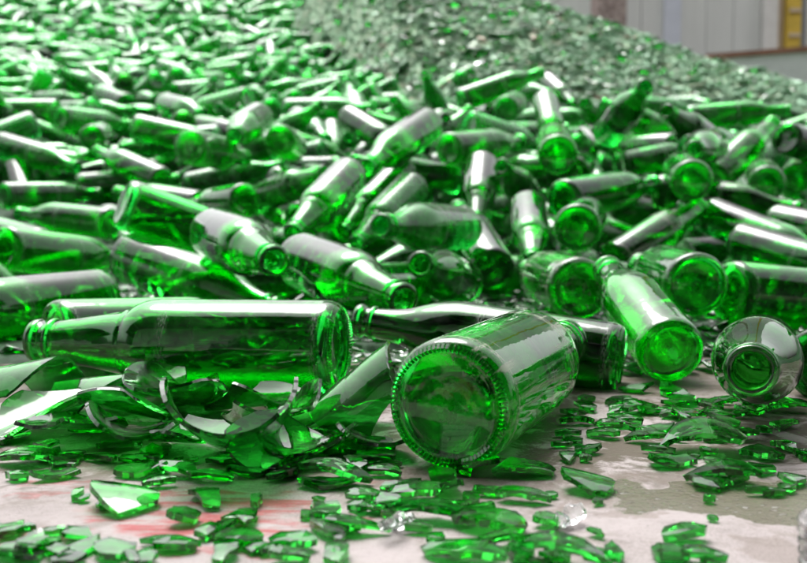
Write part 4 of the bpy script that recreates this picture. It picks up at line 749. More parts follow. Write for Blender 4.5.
('B',-0.868,4.026,0.613,-0.69,0.59,0.41,0),('A',-1.631,4.225,0.72,0.76,-0.54,-0.36,0),('A',-1.88,4.022,0.74,0.87,0.39,-0.28,0),('C',-1.609,4.066,0.751,-0.86,-0.36,-0.36,0),
('A',-0.458,3.848,0.562,0.97,-0.23,-0.08,0),('A',-0.632,3.825,0.574,-0.24,0.96,0.15,0),('A',-1.719,3.795,0.664,0.79,0.6,-0.08,0),('B',-1.92,3.738,0.662,0.86,0.51,-0.07,0),
('B',-0.413,3.677,0.515,0.12,0.75,0.65,0),('A',-0.491,3.609,0.506,0.14,0.9,0.42,0),('B',-1.453,3.664,0.601,0.09,0.91,0.4,0),('C',-1.673,3.596,0.574,0.73,0.63,0.25,0),
('B',0.819,3.441,0.492,-0.2,-0.96,-0.21,0),('B',-0.649,3.788,0.552,0.3,-0.95,-0.0,0),('A',-0.869,3.487,0.511,0.52,0.71,0.47,0),('B',-1.221,3.48,0.575,-0.09,0.98,0.16,0),
('A',0.193,3.537,0.517,-0.32,-0.92,-0.24,0),('A',-0.269,3.569,0.591,0.1,-0.96,-0.26,0),('C',-0.774,3.489,0.545,0.99,0.12,-0.05,0),('A',-1.274,3.515,0.507,-0.75,0.5,0.43,0),
('B',-1.477,3.511,0.588,-0.68,-0.69,-0.24,0),('B',-0.28,3.308,0.437,0.71,0.44,0.55,0),('B',-0.713,3.353,0.506,0.59,0.8,-0.11,0),('A',-1.182,3.403,0.489,-0.88,0.23,0.41,0),
('C',-1.398,3.371,0.563,-0.45,0.86,-0.25,0),('C',-1.646,3.276,0.546,0.78,0.61,-0.15,0),('A',-0.336,3.27,0.418,0.78,-0.5,0.37,0),('B',-0.317,3.196,0.409,-0.99,-0.17,-0.0,0),
('B',-0.605,3.417,0.468,0.05,-0.97,-0.23,0),('C',-0.951,3.096,0.473,0.0,0.99,0.14,0),('A',0.217,3.114,0.426,-0.67,0.74,0.08,0),('B',-0.523,3.372,0.452,-0.2,-0.95,0.23,0),
('B',-0.722,3.081,0.422,0.94,0.22,0.24,0),('A',-1.59,3.219,0.447,0.96,0.2,0.18,0),('B',0.055,3.082,0.451,-0.88,-0.48,0.04,0),('A',-0.12,3.049,0.443,-1.0,0.09,0.04,0),
('B',-0.469,2.989,0.432,0.99,0.13,-0.07,0),('A',-0.546,2.982,0.443,-0.97,0.24,0.03,0),('A',-1.361,3.129,0.423,0.83,-0.53,0.18,0),('C',-1.281,2.802,0.382,-0.86,0.44,0.27,0),
('A',-0.219,2.827,0.38,0.91,0.37,0.16,0),('C',-0.768,2.949,0.373,-0.51,-0.85,-0.14,0),('A',-1.068,2.741,0.403,-0.04,0.99,0.14,0),('B',-1.167,2.642,0.426,-0.06,1.0,0.01,0),
('B',-1.293,2.666,0.335,0.32,0.82,0.47,0),('A',1.2,2.458,0.284,0.15,0.97,0.18,0),('C',0.795,2.559,0.311,-0.67,0.65,0.37,0),('B',-1.041,2.327,0.389,-0.42,0.9,-0.13,0),
('B',-1.194,2.449,0.357,-0.04,0.99,0.12,0),('A',-1.046,2.305,0.328,-0.92,0.39,0.06,0),('A',1.013,1.988,0.2,-0.13,0.94,0.32,0),('B',-1.173,2.123,0.261,0.79,0.55,0.27,0),
('C',-1.143,2.0,0.201,0.84,0.54,0.08,0),('C',-0.87,1.661,0.233,0.25,0.88,-0.41,0),('A',-0.971,1.678,0.269,0.47,0.84,-0.28,0),('C',0.85,1.853,0.103,0.45,-0.81,0.38,0),
('C',0.629,1.489,0.045,0.62,0.78,0.08,0),('A',-0.676,1.533,0.154,-0.6,-0.78,-0.2,0),('A',-1.201,8.181,1.989,0.98,-0.19,-0.1,0),('A',-1.376,8.298,2.037,-0.69,0.67,0.27,0),
('A',-1.515,8.278,2.033,-0.36,0.87,0.33,0),('C',-1.807,8.296,2.051,0.93,0.36,0.02,0),('A',-2.052,8.534,2.129,0.36,-0.87,-0.33,0),('B',-2.216,8.391,2.077,0.92,-0.36,-0.14,0),
('B',-2.268,8.296,2.042,-0.96,-0.25,-0.09,0),('B',-2.365,8.349,2.062,-0.9,-0.4,-0.15,0),('C',-2.797,8.361,2.063,-0.03,0.94,0.35,0),('B',-3.108,8.38,2.07,0.87,-0.48,0.09,0),
('A',-3.207,8.225,2.013,-0.92,0.36,0.14,0),('B',-3.626,8.445,2.097,0.71,-0.66,-0.25,0),('A',-1.261,8.13,1.97,0.98,-0.19,-0.1,0),('C',-1.366,8.176,1.989,-0.57,0.76,0.31,0),
('A',-1.54,8.095,1.964,-0.41,0.85,0.32,0),('B',-1.821,8.252,2.024,0.51,-0.81,-0.3,0),('B',-1.818,8.293,2.054,-0.78,-0.54,-0.31,0),('B',-2.22,8.127,1.978,0.71,0.66,0.25,0),
('B',-2.294,8.149,1.985,0.71,0.66,0.25,0),('A',-2.643,8.06,1.944,0.63,-0.73,0.28,0),('A',-2.843,8.153,1.986,0.97,0.22,0.08,0),('A',-2.934,8.123,2.04,0.35,0.94,0.02,0),
('C',-3.081,8.194,1.999,-0.36,0.87,0.33,0),('B',-3.319,8.201,2.001,0.13,-0.99,-0.02,0),('A',-3.399,8.135,1.979,-0.63,0.72,0.27,0),('C',-3.567,7.996,1.921,0.75,0.36,0.55,0),
('B',-3.899,8.186,1.999,0.95,0.3,0.11,0),('C',-1.193,8.013,1.923,1.0,0.03,-0.02,0),('A',-1.351,8.086,1.956,-0.79,0.56,0.23,0),('A',-1.668,8.227,2.014,0.09,-0.93,-0.35,0),
('A',-1.843,8.202,2.004,-0.57,-0.77,-0.29,0),('B',-2.146,8.098,1.967,0.67,0.7,0.26,0),('A',-2.313,8.112,1.968,-0.7,-0.71,0.0,0),('A',-2.399,8.216,2.01,-0.45,-0.84,-0.32,0),
('A',-2.643,7.999,1.928,-0.8,-0.57,-0.21,0),('B',-2.967,8.012,1.934,0.04,0.94,0.35,0),('C',-3.316,7.93,1.9,0.96,-0.27,-0.1,0),('A',-3.299,8.016,1.935,-0.87,0.46,0.17,0),
('A',-3.533,8.059,1.95,-0.46,0.83,0.31,0),('A',-1.239,8.087,1.951,0.04,-0.99,-0.16,0),('A',-1.455,7.993,1.919,0.05,-1.0,0.03,0),('B',-1.506,8.044,1.946,-0.24,-0.91,-0.34,0),
('B',-1.903,8.035,1.966,0.11,-0.86,-0.5,0),('A',-2.021,7.996,1.926,-0.38,-0.86,-0.33,0),('B',-2.203,7.986,1.92,-0.13,-0.99,-0.01,0),('A',-2.504,7.966,1.917,0.95,-0.28,-0.11,0),
('A',-2.521,7.98,1.921,-0.89,-0.43,-0.16,0),('C',-2.936,7.753,1.849,0.01,-1.0,0.02,0),('C',-3.092,7.932,1.901,0.37,0.87,0.33,0),('A',-3.441,7.883,1.885,0.99,-0.15,-0.06,0),
('A',-3.427,8.044,1.94,-0.37,-0.93,-0.02,0),('A',-3.623,8.125,1.975,-0.48,-0.82,-0.31,0),('A',-1.27,7.79,1.842,0.64,0.73,0.26,0),('A',-1.436,7.816,1.857,0.62,0.74,0.26,0),
('B',-1.637,7.815,1.859,-0.26,0.9,0.34,0),('A',-1.779,7.842,1.868,-0.32,0.89,0.33,0),('A',-2.007,7.645,1.889,0.25,0.97,-0.08,0),('B',-2.332,7.862,1.877,0.86,-0.47,-0.18,0),
('B',-2.506,7.906,1.901,0.69,-0.66,-0.3,0),('B',-2.677,7.869,1.874,0.16,-0.99,0.03,0),('A',-2.744,7.755,1.859,-0.98,0.18,-0.08,0),('C',-3.163,7.837,1.866,0.86,-0.48,-0.18,0),
('C',-3.337,7.779,1.897,0.92,-0.12,-0.36,0),('B',-3.582,7.865,1.878,0.94,-0.34,0.03,0),('B',-3.57,7.928,1.902,-0.9,-0.41,-0.15,0),('A',-1.273,7.62,1.841,0.95,0.12,-0.3,0),
('C',-1.305,7.879,1.878,-0.25,-0.9,-0.36,0),('C',-1.615,7.651,1.795,0.9,0.4,0.15,0),('B',-1.851,7.819,1.862,0.49,-0.81,-0.31,0),('A',-2.081,7.682,1.809,-0.93,0.34,0.13,0),
('A',-2.598,7.839,1.867,0.22,-0.91,-0.34,0),('B',-2.85,7.689,1.816,0.99,0.14,0.02,0),('C',-3.127,7.738,1.836,0.93,-0.32,-0.19,0),('B',-3.05,7.647,1.821,-0.98,-0.05,-0.2,0),
('A',-3.3,7.597,1.812,-0.27,0.95,0.15,0),('A',-3.486,7.773,1.886,-0.79,-0.45,-0.41,0),('B',-1.23,7.589,1.766,1.0,-0.07,-0.06,0),('C',-1.691,7.326,1.731,0.81,0.54,0.22,0),
('B',-2.245,7.461,1.724,0.52,0.8,0.31,0),('B',-2.506,7.742,1.834,0.16,-0.92,-0.36,0),('C',-2.811,7.643,1.795,0.87,-0.45,-0.2,0),('A',-2.818,7.606,1.779,-0.9,-0.41,-0.16,0),
('B',-3.048,7.605,1.774,-0.29,-0.96,0.05,0),('A',-3.395,7.734,1.828,-0.39,-0.86,-0.33,0),('B',-3.573,7.626,1.808,0.68,0.72,0.13,0),('C',-1.358,7.463,1.718,0.93,0.35,0.11,0),
('A',-1.509,7.39,1.695,-0.7,0.67,0.26,0),('C',-1.78,7.58,1.768,0.69,-0.68,-0.26,0),('A',-1.921,7.434,1.714,-0.93,-0.34,-0.13,0),('C',-2.153,7.49,1.731,-0.37,-0.91,-0.17,0),
('B',-2.544,7.482,1.732,-0.35,0.87,0.34,0),('A',-2.823,7.53,1.75,0.92,-0.35,-0.14,0),('A',-2.845,7.412,1.705,-0.96,0.26,0.1,0),('A',-3.113,7.596,1.775,-0.73,-0.64,-0.25,0),
('B',-3.376,7.614,1.78,0.57,-0.82,-0.03,0),('A',-3.602,7.438,1.714,0.45,0.83,0.32,0),('C',-2.044,7.292,1.696,-0.97,0.09,-0.22,0),('A',-2.456,7.342,1.677,0.92,0.37,0.14,0),
('C',-2.527,7.353,1.682,-0.89,-0.42,-0.19,0),('B',-2.905,7.331,1.675,0.93,0.33,0.13,0),('A',-3.349,7.505,1.739,-0.12,-0.93,-0.36,0),('B',-1.048,7.361,1.67,-0.6,-0.79,-0.17,0),
('C',-1.415,7.331,1.669,0.83,-0.52,-0.22,0),('B',-1.896,7.238,1.638,0.99,0.13,0.05,0),('A',-1.982,7.273,1.651,-0.95,-0.3,-0.11,0),('C',-2.259,7.361,1.699,-0.68,-0.63,-0.38,0),
('A',-2.989,7.121,1.67,-0.59,0.8,-0.07,0),('B',-3.238,7.431,1.712,-0.11,-0.93,-0.36,0),('A',-3.318,7.312,1.666,-0.11,-0.93,-0.36,0),('B',-0.958,7.124,1.602,-0.95,0.3,-0.03,0),
('A',-1.794,7.199,1.622,-0.64,-0.72,-0.28,0),('B',-2.142,7.128,1.595,0.87,0.47,0.18,0),('A',-2.637,7.252,1.642,-0.43,-0.84,-0.33,0),('B',-2.957,7.101,1.585,-0.24,0.9,0.35,0),
('B',-3.15,7.134,1.609,-0.19,0.94,0.28,0),('C',-3.218,7.193,1.618,-0.5,-0.81,-0.31,0),('B',-2.675,6.986,1.54,0.28,0.9,0.35,0),('A',-2.878,7.011,1.549,-0.13,0.92,0.36,0),
('A',-3.093,7.193,1.617,0.3,-0.94,-0.17,0),('B',-3.26,6.917,1.513,0.26,0.9,0.35,0),('C',-0.986,6.913,1.494,-0.24,0.9,0.36,0),('A',-2.097,6.853,1.489,0.96,0.26,0.1,0),
('A',-2.834,7.145,1.609,0.22,-0.89,-0.4,0),('C',-3.046,6.956,1.527,1.0,0.02,0.01,0),('C',-3.295,6.845,1.486,0.91,0.39,0.13,0),('C',-1.08,6.981,1.523,0.37,-0.86,-0.35,0),
('B',-2.105,6.772,1.457,0.7,-0.67,-0.26,0),('A',-2.074,6.653,1.411,-0.7,0.67,0.26,0),('C',-2.392,6.765,1.452,0.44,0.84,0.32,0),('B',-2.795,6.728,1.44,0.27,0.9,0.35,0),
('A',-3.035,6.772,1.457,0.83,0.52,0.2,0),('A',-3.233,6.764,1.454,0.74,0.63,0.24,0),('B',-1.282,6.71,1.427,0.03,0.93,0.36,0),('A',-1.469,6.599,1.39,-0.78,0.58,0.22,0),
('A',-1.675,6.792,1.463,-0.69,-0.71,-0.11,0),('C',-2.474,6.654,1.417,0.2,0.93,0.29,0),('A',-3.022,6.707,1.432,0.83,0.52,0.2,0),('B',-0.888,6.601,1.374,-1.0,-0.04,0.01,0),
('B',-1.21,6.522,1.352,0.1,0.93,0.36,0),('A',-1.316,6.624,1.393,-0.81,-0.55,-0.19,0),('A',-1.541,6.536,1.366,-0.96,0.27,0.1,0),('B',-1.912,6.727,1.44,0.25,-0.9,-0.35,0),
('C',-1.892,6.509,1.354,-1.0,-0.03,-0.01,0),('A',-2.515,6.579,1.383,-0.99,0.12,0.05,0),('B',-2.748,6.662,1.413,-0.94,-0.33,0.08,0),('C',-3.079,6.581,1.381,0.74,0.63,0.24,0),
('C',-1.172,6.448,1.32,-0.93,-0.35,-0.11,0),('B',-1.752,6.417,1.32,-0.33,0.88,0.34,0),('B',-2.123,6.443,1.331,1.0,0.01,0.0,0),('A',-2.444,6.362,1.298,0.86,0.47,0.18,0),
('A',-2.739,6.472,1.362,0.97,0.23,-0.04,0),('B',-2.757,6.435,1.328,-0.72,0.64,0.25,0),('B',-3.079,6.447,1.332,0.55,0.78,0.3,0),('A',-0.844,6.239,1.231,0.59,0.76,0.28,0),
('B',-1.145,6.364,1.29,0.97,0.24,0.06,0),('B',-1.557,6.287,1.27,0.47,0.82,0.32,0),('A',-1.895,6.382,1.305,0.7,-0.67,-0.26,0),('C',-2.091,6.409,1.312,-0.12,-0.97,-0.21,0),
('B',-2.707,6.451,1.333,0.05,-0.93,-0.36,0),('C',-2.996,6.383,1.302,0.22,0.82,0.52,0),('B',-0.801,6.167,1.228,0.52,0.84,0.13,0),('A',-0.876,6.155,1.202,-0.4,0.86,0.33,0),
('B',-1.209,6.182,1.221,0.17,0.92,0.35,0),('B',-1.557,6.24,1.254,0.99,-0.13,-0.08,0),('A',-1.836,6.198,1.236,-0.98,0.21,0.08,0),('B',-2.186,6.339,1.29,0.21,-0.91,-0.35,0),
('A',-2.36,6.37,1.301,0.61,-0.74,-0.29,0),('A',-2.34,6.286,1.267,-0.88,-0.48,0.04,0),('B',-2.834,6.309,1.278,0.13,-0.93,-0.35,0),('C',-2.86,6.37,1.3,-0.53,-0.79,-0.31,0),
('C',-1.016,6.059,1.176,0.17,0.94,0.28,0),('A',-1.098,6.266,1.248,-0.3,-0.9,-0.31,0),('B',-1.576,6.09,1.203,-0.58,0.78,0.24,0),('C',-1.807,6.133,1.213,-0.99,0.14,0.04,0),
('B',-2.014,6.005,1.183,-0.39,0.9,0.22,0),('A',-2.185,6.106,1.207,-0.91,0.4,0.12,0),('C',-2.424,6.184,1.224,-0.83,-0.49,0.28,0),('A',-2.573,6.092,1.201,-0.03,0.95,0.31,0),
('C',-0.721,6.01,1.153,0.97,-0.24,-0.1,0),('C',-0.931,6.073,1.176,0.78,-0.63,-0.02,0),('A',-1.889,6.057,1.193,0.98,0.18,0.05,0),('B',-1.936,6.121,1.209,-0.15,-0.98,-0.11,0),
('C',-2.273,5.967,1.163,1.0,0.0,0.0,0),('A',-2.448,6.127,1.212,-0.09,-0.95,-0.29,0),('B',-2.643,5.942,1.153,-0.91,-0.28,0.29,0),('A',-0.633,5.82,1.094,-0.6,0.76,0.25,0),
('B',-0.788,5.931,1.136,-0.22,-0.98,-0.04,0),('B',-1.479,6.019,1.186,-0.46,-0.84,-0.29,0),('B',-1.793,6.039,1.187,0.11,-0.95,-0.29,0),('B',-1.839,5.987,1.171,-0.7,-0.68,-0.2,0),
('C',-2.231,5.905,1.144,0.97,-0.24,-0.07,0),('A',-2.299,5.976,1.164,-0.49,-0.87,0.08,0),('B',-2.513,6.081,1.199,-0.49,-0.84,-0.25,0),('A',-2.909,5.87,1.136,1.0,-0.02,-0.0,0),
('B',-0.892,5.699,1.068,0.13,0.95,0.27,0),('A',-1.08,5.778,1.095,0.2,0.94,0.28,0),('A',-1.667,5.741,1.096,-0.27,0.92,0.28,0),('A',-1.828,5.808,1.117,-0.99,-0.16,-0.05,0),
('B',-2.169,5.814,1.119,0.18,-0.94,-0.28,0),('C',-2.274,5.751,1.113,-0.85,0.52,0.03,0),('A',-2.409,5.727,1.093,-0.62,0.75,0.22,0),('A',-2.794,5.769,1.106,0.94,0.33,0.1,0),
('C',-0.65,5.704,1.059,0.95,-0.28,-0.11,0),('C',-0.933,5.87,1.117,-0.15,-0.95,-0.28,0),('B',-1.16,5.649,1.06,0.0,0.96,0.29,0),('C',-1.471,5.806,1.114,0.39,-0.88,-0.28,0),
('A',-1.525,5.796,1.114,-0.27,-0.92,-0.28,0),('A',-2.103,5.672,1.077,0.94,0.32,0.1,0),('C',-2.287,5.732,1.094,0.61,-0.75,-0.24,0),('B',-2.429,5.63,1.064,-0.55,0.8,0.24,0),
('A',-0.942,5.664,1.057,0.72,-0.66,-0.22,0),('A',-1.131,5.555,1.03,0.53,0.81,0.23,0),('C',-1.262,5.602,1.046,-0.9,-0.42,-0.1,0),('C',-1.757,5.565,1.043,0.72,0.66,0.2,0),
('C',-2.066,5.629,1.061,0.96,-0.27,-0.08,0),('B',-2.371,5.747,1.1,0.42,-0.87,-0.26,0),('C',-2.567,5.692,1.101,0.57,-0.73,-0.38,0),('B',-0.555,5.428,0.975,-0.84,0.51,0.18,0),
('A',-0.949,5.506,1.011,0.96,-0.26,-0.11,0),('A',-1.176,5.428,0.993,0.71,0.68,0.18,0),('B',-1.24,5.374,0.98,-0.88,0.44,0.16,0),('B',-1.533,5.492,1.024,-0.99,0.15,0.05,0),
('C',-1.684,5.452,1.009,-0.95,0.31,0.09,0),('B',-2.002,5.491,1.023,0.96,-0.28,-0.08,0),('A',-2.103,5.397,0.994,-0.55,0.8,0.24,0),('A',-2.336,5.418,1.0,-0.87,0.48,0.14,0),
('B',-2.679,5.427,1.003,1.0,-0.03,-0.01,0),('A',-0.641,5.439,0.98,-0.5,-0.83,-0.23,0),('A',-1.04,5.262,0.939,0.69,0.7,0.19,0),('B',-1.199,5.285,0.952,0.58,0.78,0.22,0),
('A',-1.316,5.339,0.971,-0.88,0.46,0.16,0),('B',-2.04,5.435,1.028,-0.19,-0.89,-0.42,0),('B',-2.145,5.284,0.961,-0.97,-0.25,-0.07,0),('A',-2.554,5.359,0.98,0.97,0.03,0.25,0),
('A',-0.505,5.281,0.929,0.99,0.17,0.02,0),('A',-0.588,5.407,0.969,-0.31,-0.91,-0.27,0),('B',-0.999,5.212,0.924,0.69,0.7,0.19,0),('A',-1.195,5.193,0.923,0.69,0.7,0.19,0),
('B',-1.231,5.176,0.922,-0.73,0.65,0.21,0),('A',-1.465,5.058,0.92,-0.0,0.99,0.11,0),('A',-1.648,5.142,0.918,-0.14,0.95,0.27,0),('A',-1.848,5.315,0.969,0.37,-0.89,-0.27,0),
('A',-2.037,5.209,0.937,0.39,0.88,0.26,0),('A',-2.175,5.214,0.934,-0.83,-0.5,0.26,0),('B',-2.629,5.322,0.972,0.94,-0.32,-0.1,0),('B',-0.454,5.226,0.927,-0.85,-0.48,-0.22,0),
('A',-1.043,5.1,0.894,0.86,-0.49,-0.15,0),('A',-1.258,5.119,0.914,0.97,0.23,-0.02,0),('C',-1.418,5.184,0.926,0.81,-0.55,-0.17,0),('A',-1.72,5.126,0.913,0.67,-0.74,-0.01,0),
('C',-1.785,5.049,0.893,-0.51,0.83,0.22,0),('B',-2.218,5.011,0.886,-0.66,0.73,0.19,0),('A',-0.195,5.112,0.873,-0.39,-0.89,-0.23,0),('B',-0.293,5.065,0.867,-0.61,-0.76,-0.21,0),
('B',-0.699,5.114,0.885,-0.41,-0.91,0.08,0),('B',-1.14,5.097,0.898,0.76,-0.62,-0.18,0),('A',-1.367,5.031,0.887,0.99,-0.14,-0.07,0),('B',-1.526,4.904,0.858,0.02,0.97,0.25,0),
('C',-1.737,5.064,0.893,0.18,-0.98,0.1,0),('A',-2.05,4.947,0.868,0.67,0.72,0.19,0),('A',-2.149,4.92,0.861,-0.12,0.96,0.25,0),('A',-0.633,4.846,0.816,0.02,0.97,0.25,0),
('A',-0.665,4.935,0.84,-1.0,-0.02,0.02,0),('B',-1.008,4.868,0.835,-0.91,0.39,0.13,0),('B',-1.327,4.935,0.868,0.91,-0.38,-0.17,0),('B',-1.35,4.89,0.85,-0.99,-0.17,-0.01,0),
('A',-1.606,4.862,0.846,-0.96,0.25,0.07,0),('C',-1.906,4.887,0.851,0.19,0.95,0.25,0),('C',-2.167,4.79,0.826,0.89,0.45,0.12,0),('C',-0.468,4.716,0.776,0.75,0.65,0.15,0),
('B',-0.434,4.821,0.805,-0.95,-0.31,-0.05,0),('C',-0.882,4.796,0.809,0.98,0.19,0.02,0),('B',-1.296,4.886,0.848,-0.43,-0.88,-0.22,0),('C',-1.708,4.797,0.828,1.0,0.06,0.02,0),
('B',-1.986,4.757,0.821,0.99,-0.14,-0.04,0),('A',-2.168,4.72,0.81,0.89,0.45,0.12,0),('B',-0.633,4.639,0.764,-0.87,0.47,0.15,0),('A',-0.924,4.536,0.744,-0.42,0.88,0.24,0),
('A',-1.156,4.621,0.774,0.49,0.85,0.21,0),('C',-1.255,4.728,0.802,-0.8,-0.59,-0.13,0),('B',-1.656,4.735,0.88,0.94,0.11,-0.32,0),('A',-1.914,4.671,0.796,1.0,0.03,0.01,0),
('B',-1.917,4.68,0.8,-1.0,-0.07,-0.02,0),('B',-0.204,4.661,0.756,-0.65,-0.74,-0.17,0),('A',-0.57,4.514,0.728,0.86,0.5,0.11,0),('A',-0.597,4.498,0.747,-0.73,0.68,0.05,0),
('C',-0.786,4.526,0.749,-0.95,-0.28,-0.15,0),('B',-1.167,4.52,0.746,0.83,-0.55,0.02,0),('B',-1.202,4.628,0.778,-0.96,-0.28,-0.04,0),('B',-1.495,4.725,0.811,0.13,-0.96,-0.25,0),
('C',-1.55,4.682,0.798,-0.92,0.38,0.1,0),('C',-1.786,4.615,0.78,-0.99,-0.11,-0.03,0),('C',-2.166,4.6,0.792,0.85,-0.47,-0.25,0),('A',-0.105,4.415,0.7,0.33,0.91,0.27,0),
('A',-0.393,4.406,0.695,0.85,0.51,0.11,0),('B',-0.452,4.495,0.721,-0.92,-0.38,-0.07,0),('A',-0.751,4.552,0.743,0.19,-0.95,-0.25,0),('A',-0.771,4.467,0.73,-0.95,-0.29,-0.1,0),
('B',-1.031,4.376,0.706,-0.94,0.33,0.11,0),('B',-1.438,4.385,0.721,0.68,0.71,0.17,0),('B',-1.473,4.36,0.717,-0.5,0.84,0.22,0),('B',-1.827,4.486,0.75,1.0,-0.09,-0.02,0),
('B',-1.869,4.561,0.768,-0.3,-0.92,-0.24,0),('A',-0.198,4.296,0.66,0.22,0.94,0.26,0),('C',-0.376,4.324,0.671,0.76,0.63,0.14,0),('B',-0.639,4.371,0.694,0.91,-0.4,-0.13,0),
('B',-0.694,4.213,0.654,-0.55,0.8,0.23,0),('A',-1.166,4.251,0.699,-0.68,0.73,0.06,0),('C',-1.442,4.176,0.665,-0.43,0.87,0.24,0),('A',-1.866,4.108,0.646,-0.86,-0.24,0.44,0),
('A',-1.887,4.234,0.682,0.57,0.79,0.21,0),('B',-1.97,4.324,0.725,-0.99,0.07,-0.11,0),('A',-0.043,4.356,0.69,-0.46,-0.85,-0.26,0),('C',-0.305,4.199,0.637,0.37,0.9,0.22,0),
('B',-0.381,4.159,0.632,-0.99,-0.14,-0.0,0),('A',-0.773,4.151,0.668,-0.18,-0.98,-0.06,0),('C',-0.825,4.175,0.647,-0.89,0.43,0.13,0),('B',-1.079,4.356,0.71,-0.35,-0.9,-0.27,0),
('B',-1.357,4.385,0.722,-0.06,-0.96,-0.27,0),('B',-1.636,4.405,0.728,0.5,-0.84,-0.22,0),('A',-1.8,4.106,0.648,-0.55,-0.83,0.11,0),('C',-1.908,4.303,0.7,-0.85,-0.51,-0.14,0),
('C',-0.335,4.045,0.602,-0.12,0.97,0.23,0),('A',-0.604,4.209,0.649,-0.71,-0.69,-0.14,0),('C',-0.824,4.082,0.626,-0.8,0.58,0.16,0),('B',-1.0,4.017,0.617,-0.3,0.93,0.22,0),
('B',-1.178,4.124,0.648,-0.99,-0.13,-0.0,0),('C',-1.374,4.035,0.631,-0.99,0.11,0.05,0),('A',-1.652,3.936,0.684,0.19,0.97,-0.12,0),('A',-1.883,4.217,0.679,-0.85,-0.5,-0.12,0),
('B',-0.253,3.875,0.563,0.36,0.91,0.2,0),('B',-0.438,4.023,0.6,-0.98,0.0,0.19,0),('C',-0.699,3.849,0.567,-0.52,0.83,0.21,0),('B',-0.819,3.964,0.597,-0.95,0.05,0.31,0),
('C',-1.11,4.079,0.629,-0.06,-0.99,0.12,0),('A',-1.366,3.895,0.599,0.68,0.72,0.14,0),('C',-1.399,3.971,0.617,-0.99,0.15,0.06,0),('B',-1.792,4.058,0.643,0.79,-0.6,-0.14,0),
('C',-0.457,3.931,0.58,0.93,-0.36,-0.11,0),('A',-0.494,3.985,0.599,-0.07,-0.97,-0.25,0),('A',-0.757,3.833,0.58,-0.88,0.47,0.06,0),('A',-1.088,3.778,0.636,0.13,0.98,-0.13,0),
('B',-1.139,3.925,0.601,-0.94,-0.34,-0.05,0),('A',-1.534,3.878,0.599,-0.87,-0.5,0.01,0),('C',-1.723,3.825,0.588,-0.43,0.88,0.18,0),('A',-0.038,3.866,0.572,-0.08,-0.97,-0.23,0),
('B',-0.353,3.768,0.534,0.5,-0.79,0.34,0),('A',-0.554,3.69,0.528,-0.1,0.97,0.23,0),('B',-0.881,3.821,0.592,0.87,-0.41,-0.29,0),('A',-0.988,3.656,0.533,0.12,0.97,0.22,0),
('B',-1.014,3.764,0.56,-0.95,0.3,0.1,0),('B',-1.249,3.751,0.564,-0.99,-0.15,-0.01,0),('A',-1.504,3.804,0.582,-0.92,-0.37,-0.07,0),('A',-1.934,3.871,0.624,0.83,-0.48,-0.28,0),
('C',-0.191,3.555,0.486,0.4,0.88,0.24,0),('A',-0.272,3.665,0.513,0.73,0.66,0.17,0),('C',-0.491,3.504,0.482,0.7,0.7,0.14,0),('B',-0.705,3.634,0.519,-0.72,0.57,0.4,0),
('A',-0.885,3.711,0.615,-0.36,-0.77,-0.52,0),('A',-1.13,3.759,0.561,-0.03,-0.97,-0.22,0),('B',-1.242,3.606,0.53,-0.94,0.31,0.1,0),('A',-1.433,3.6,0.531,-0.94,-0.2,0.26,0),
('B',-1.806,3.643,0.546,0.97,0.24,0.06,0),('C',-0.109,3.618,0.53,0.45,-0.83,-0.32,0),('B',-0.13,3.462,0.469,-0.9,0.33,0.27,0),('A',-0.486,3.42,0.464,0.69,0.71,0.14,0),
('B',-0.789,3.577,0.51,1.0,0.02,-0.03,0),('B',-0.812,3.601,0.516,-0.45,0.87,0.21,0),('C',-1.064,3.427,0.481,-0.06,0.97,0.22,0),('B',-1.242,3.458,0.497,0.25,0.95,0.21,0),
('A',-1.658,3.572,0.529,0.8,-0.58,-0.13,0),('A',0.061,3.378,0.464,-0.94,-0.25,0.23,0),('C',-0.234,3.403,0.45,1.0,0.01,0.07,0),('B',-0.268,3.47,0.47,-0.89,-0.44,-0.07,0),
('B',-0.805,3.325,0.452,0.55,0.81,0.17,0),('B',-0.891,3.323,0.455,0.58,0.8,0.17,0),('A',-1.04,3.312,0.456,0.78,0.62,0.12,0),('B',-1.419,3.293,0.528,0.98,0.21,-0.01,0),
('A',-1.505,3.34,0.477,0.83,0.55,0.1,0),('A',-0.424,3.237,0.419,0.64,0.73,0.24,0),('B',-0.403,3.346,0.479,-0.67,-0.66,-0.34,0),('C',-0.921,3.331,0.456,-0.62,-0.77,-0.16,0),
('A',-1.132,3.259,0.446,-0.74,0.65,0.17,0),('C',-1.299,3.361,0.473,-0.94,-0.34,-0.05,0),('B',0.078,3.103,0.412,-0.34,0.93,0.15,0),('C',-0.235,3.191,0.402,0.95,0.28,0.12,0),
('B',-0.449,3.109,0.402,-0.98,-0.21,-0.05,0),('B',-0.632,3.144,0.409,-0.36,0.91,0.2,0),('A',-0.788,3.23,0.429,-0.95,-0.32,-0.04,0),('A',-1.053,3.258,0.444,-0.79,-0.6,-0.1,0),
('C',-1.307,3.295,0.458,-0.45,-0.87,-0.19,0),('A',-1.435,3.198,0.441,-0.74,-0.67,0.03,0),('B',-0.038,3.215,0.423,0.02,-0.98,-0.18,0),('B',-0.145,3.153,0.402,-0.83,-0.54,-0.12,0),
('B',-0.585,3.012,0.382,0.98,0.21,0.01,0),('A',-0.715,2.945,0.372,-0.26,0.95,0.18,0),('A',-0.861,3.129,0.408,-0.63,-0.75,0.19,0),('A',-1.088,3.163,0.421,-0.21,-0.98,0.06,0),
('A',-1.411,3.062,0.415,0.95,-0.31,-0.09,0),('B',-1.552,2.952,0.466,0.53,0.82,-0.21,0),('C',-0.001,2.874,0.36,0.36,0.91,0.2,0),('A',-0.307,2.987,0.368,0.91,-0.41,-0.08,0),
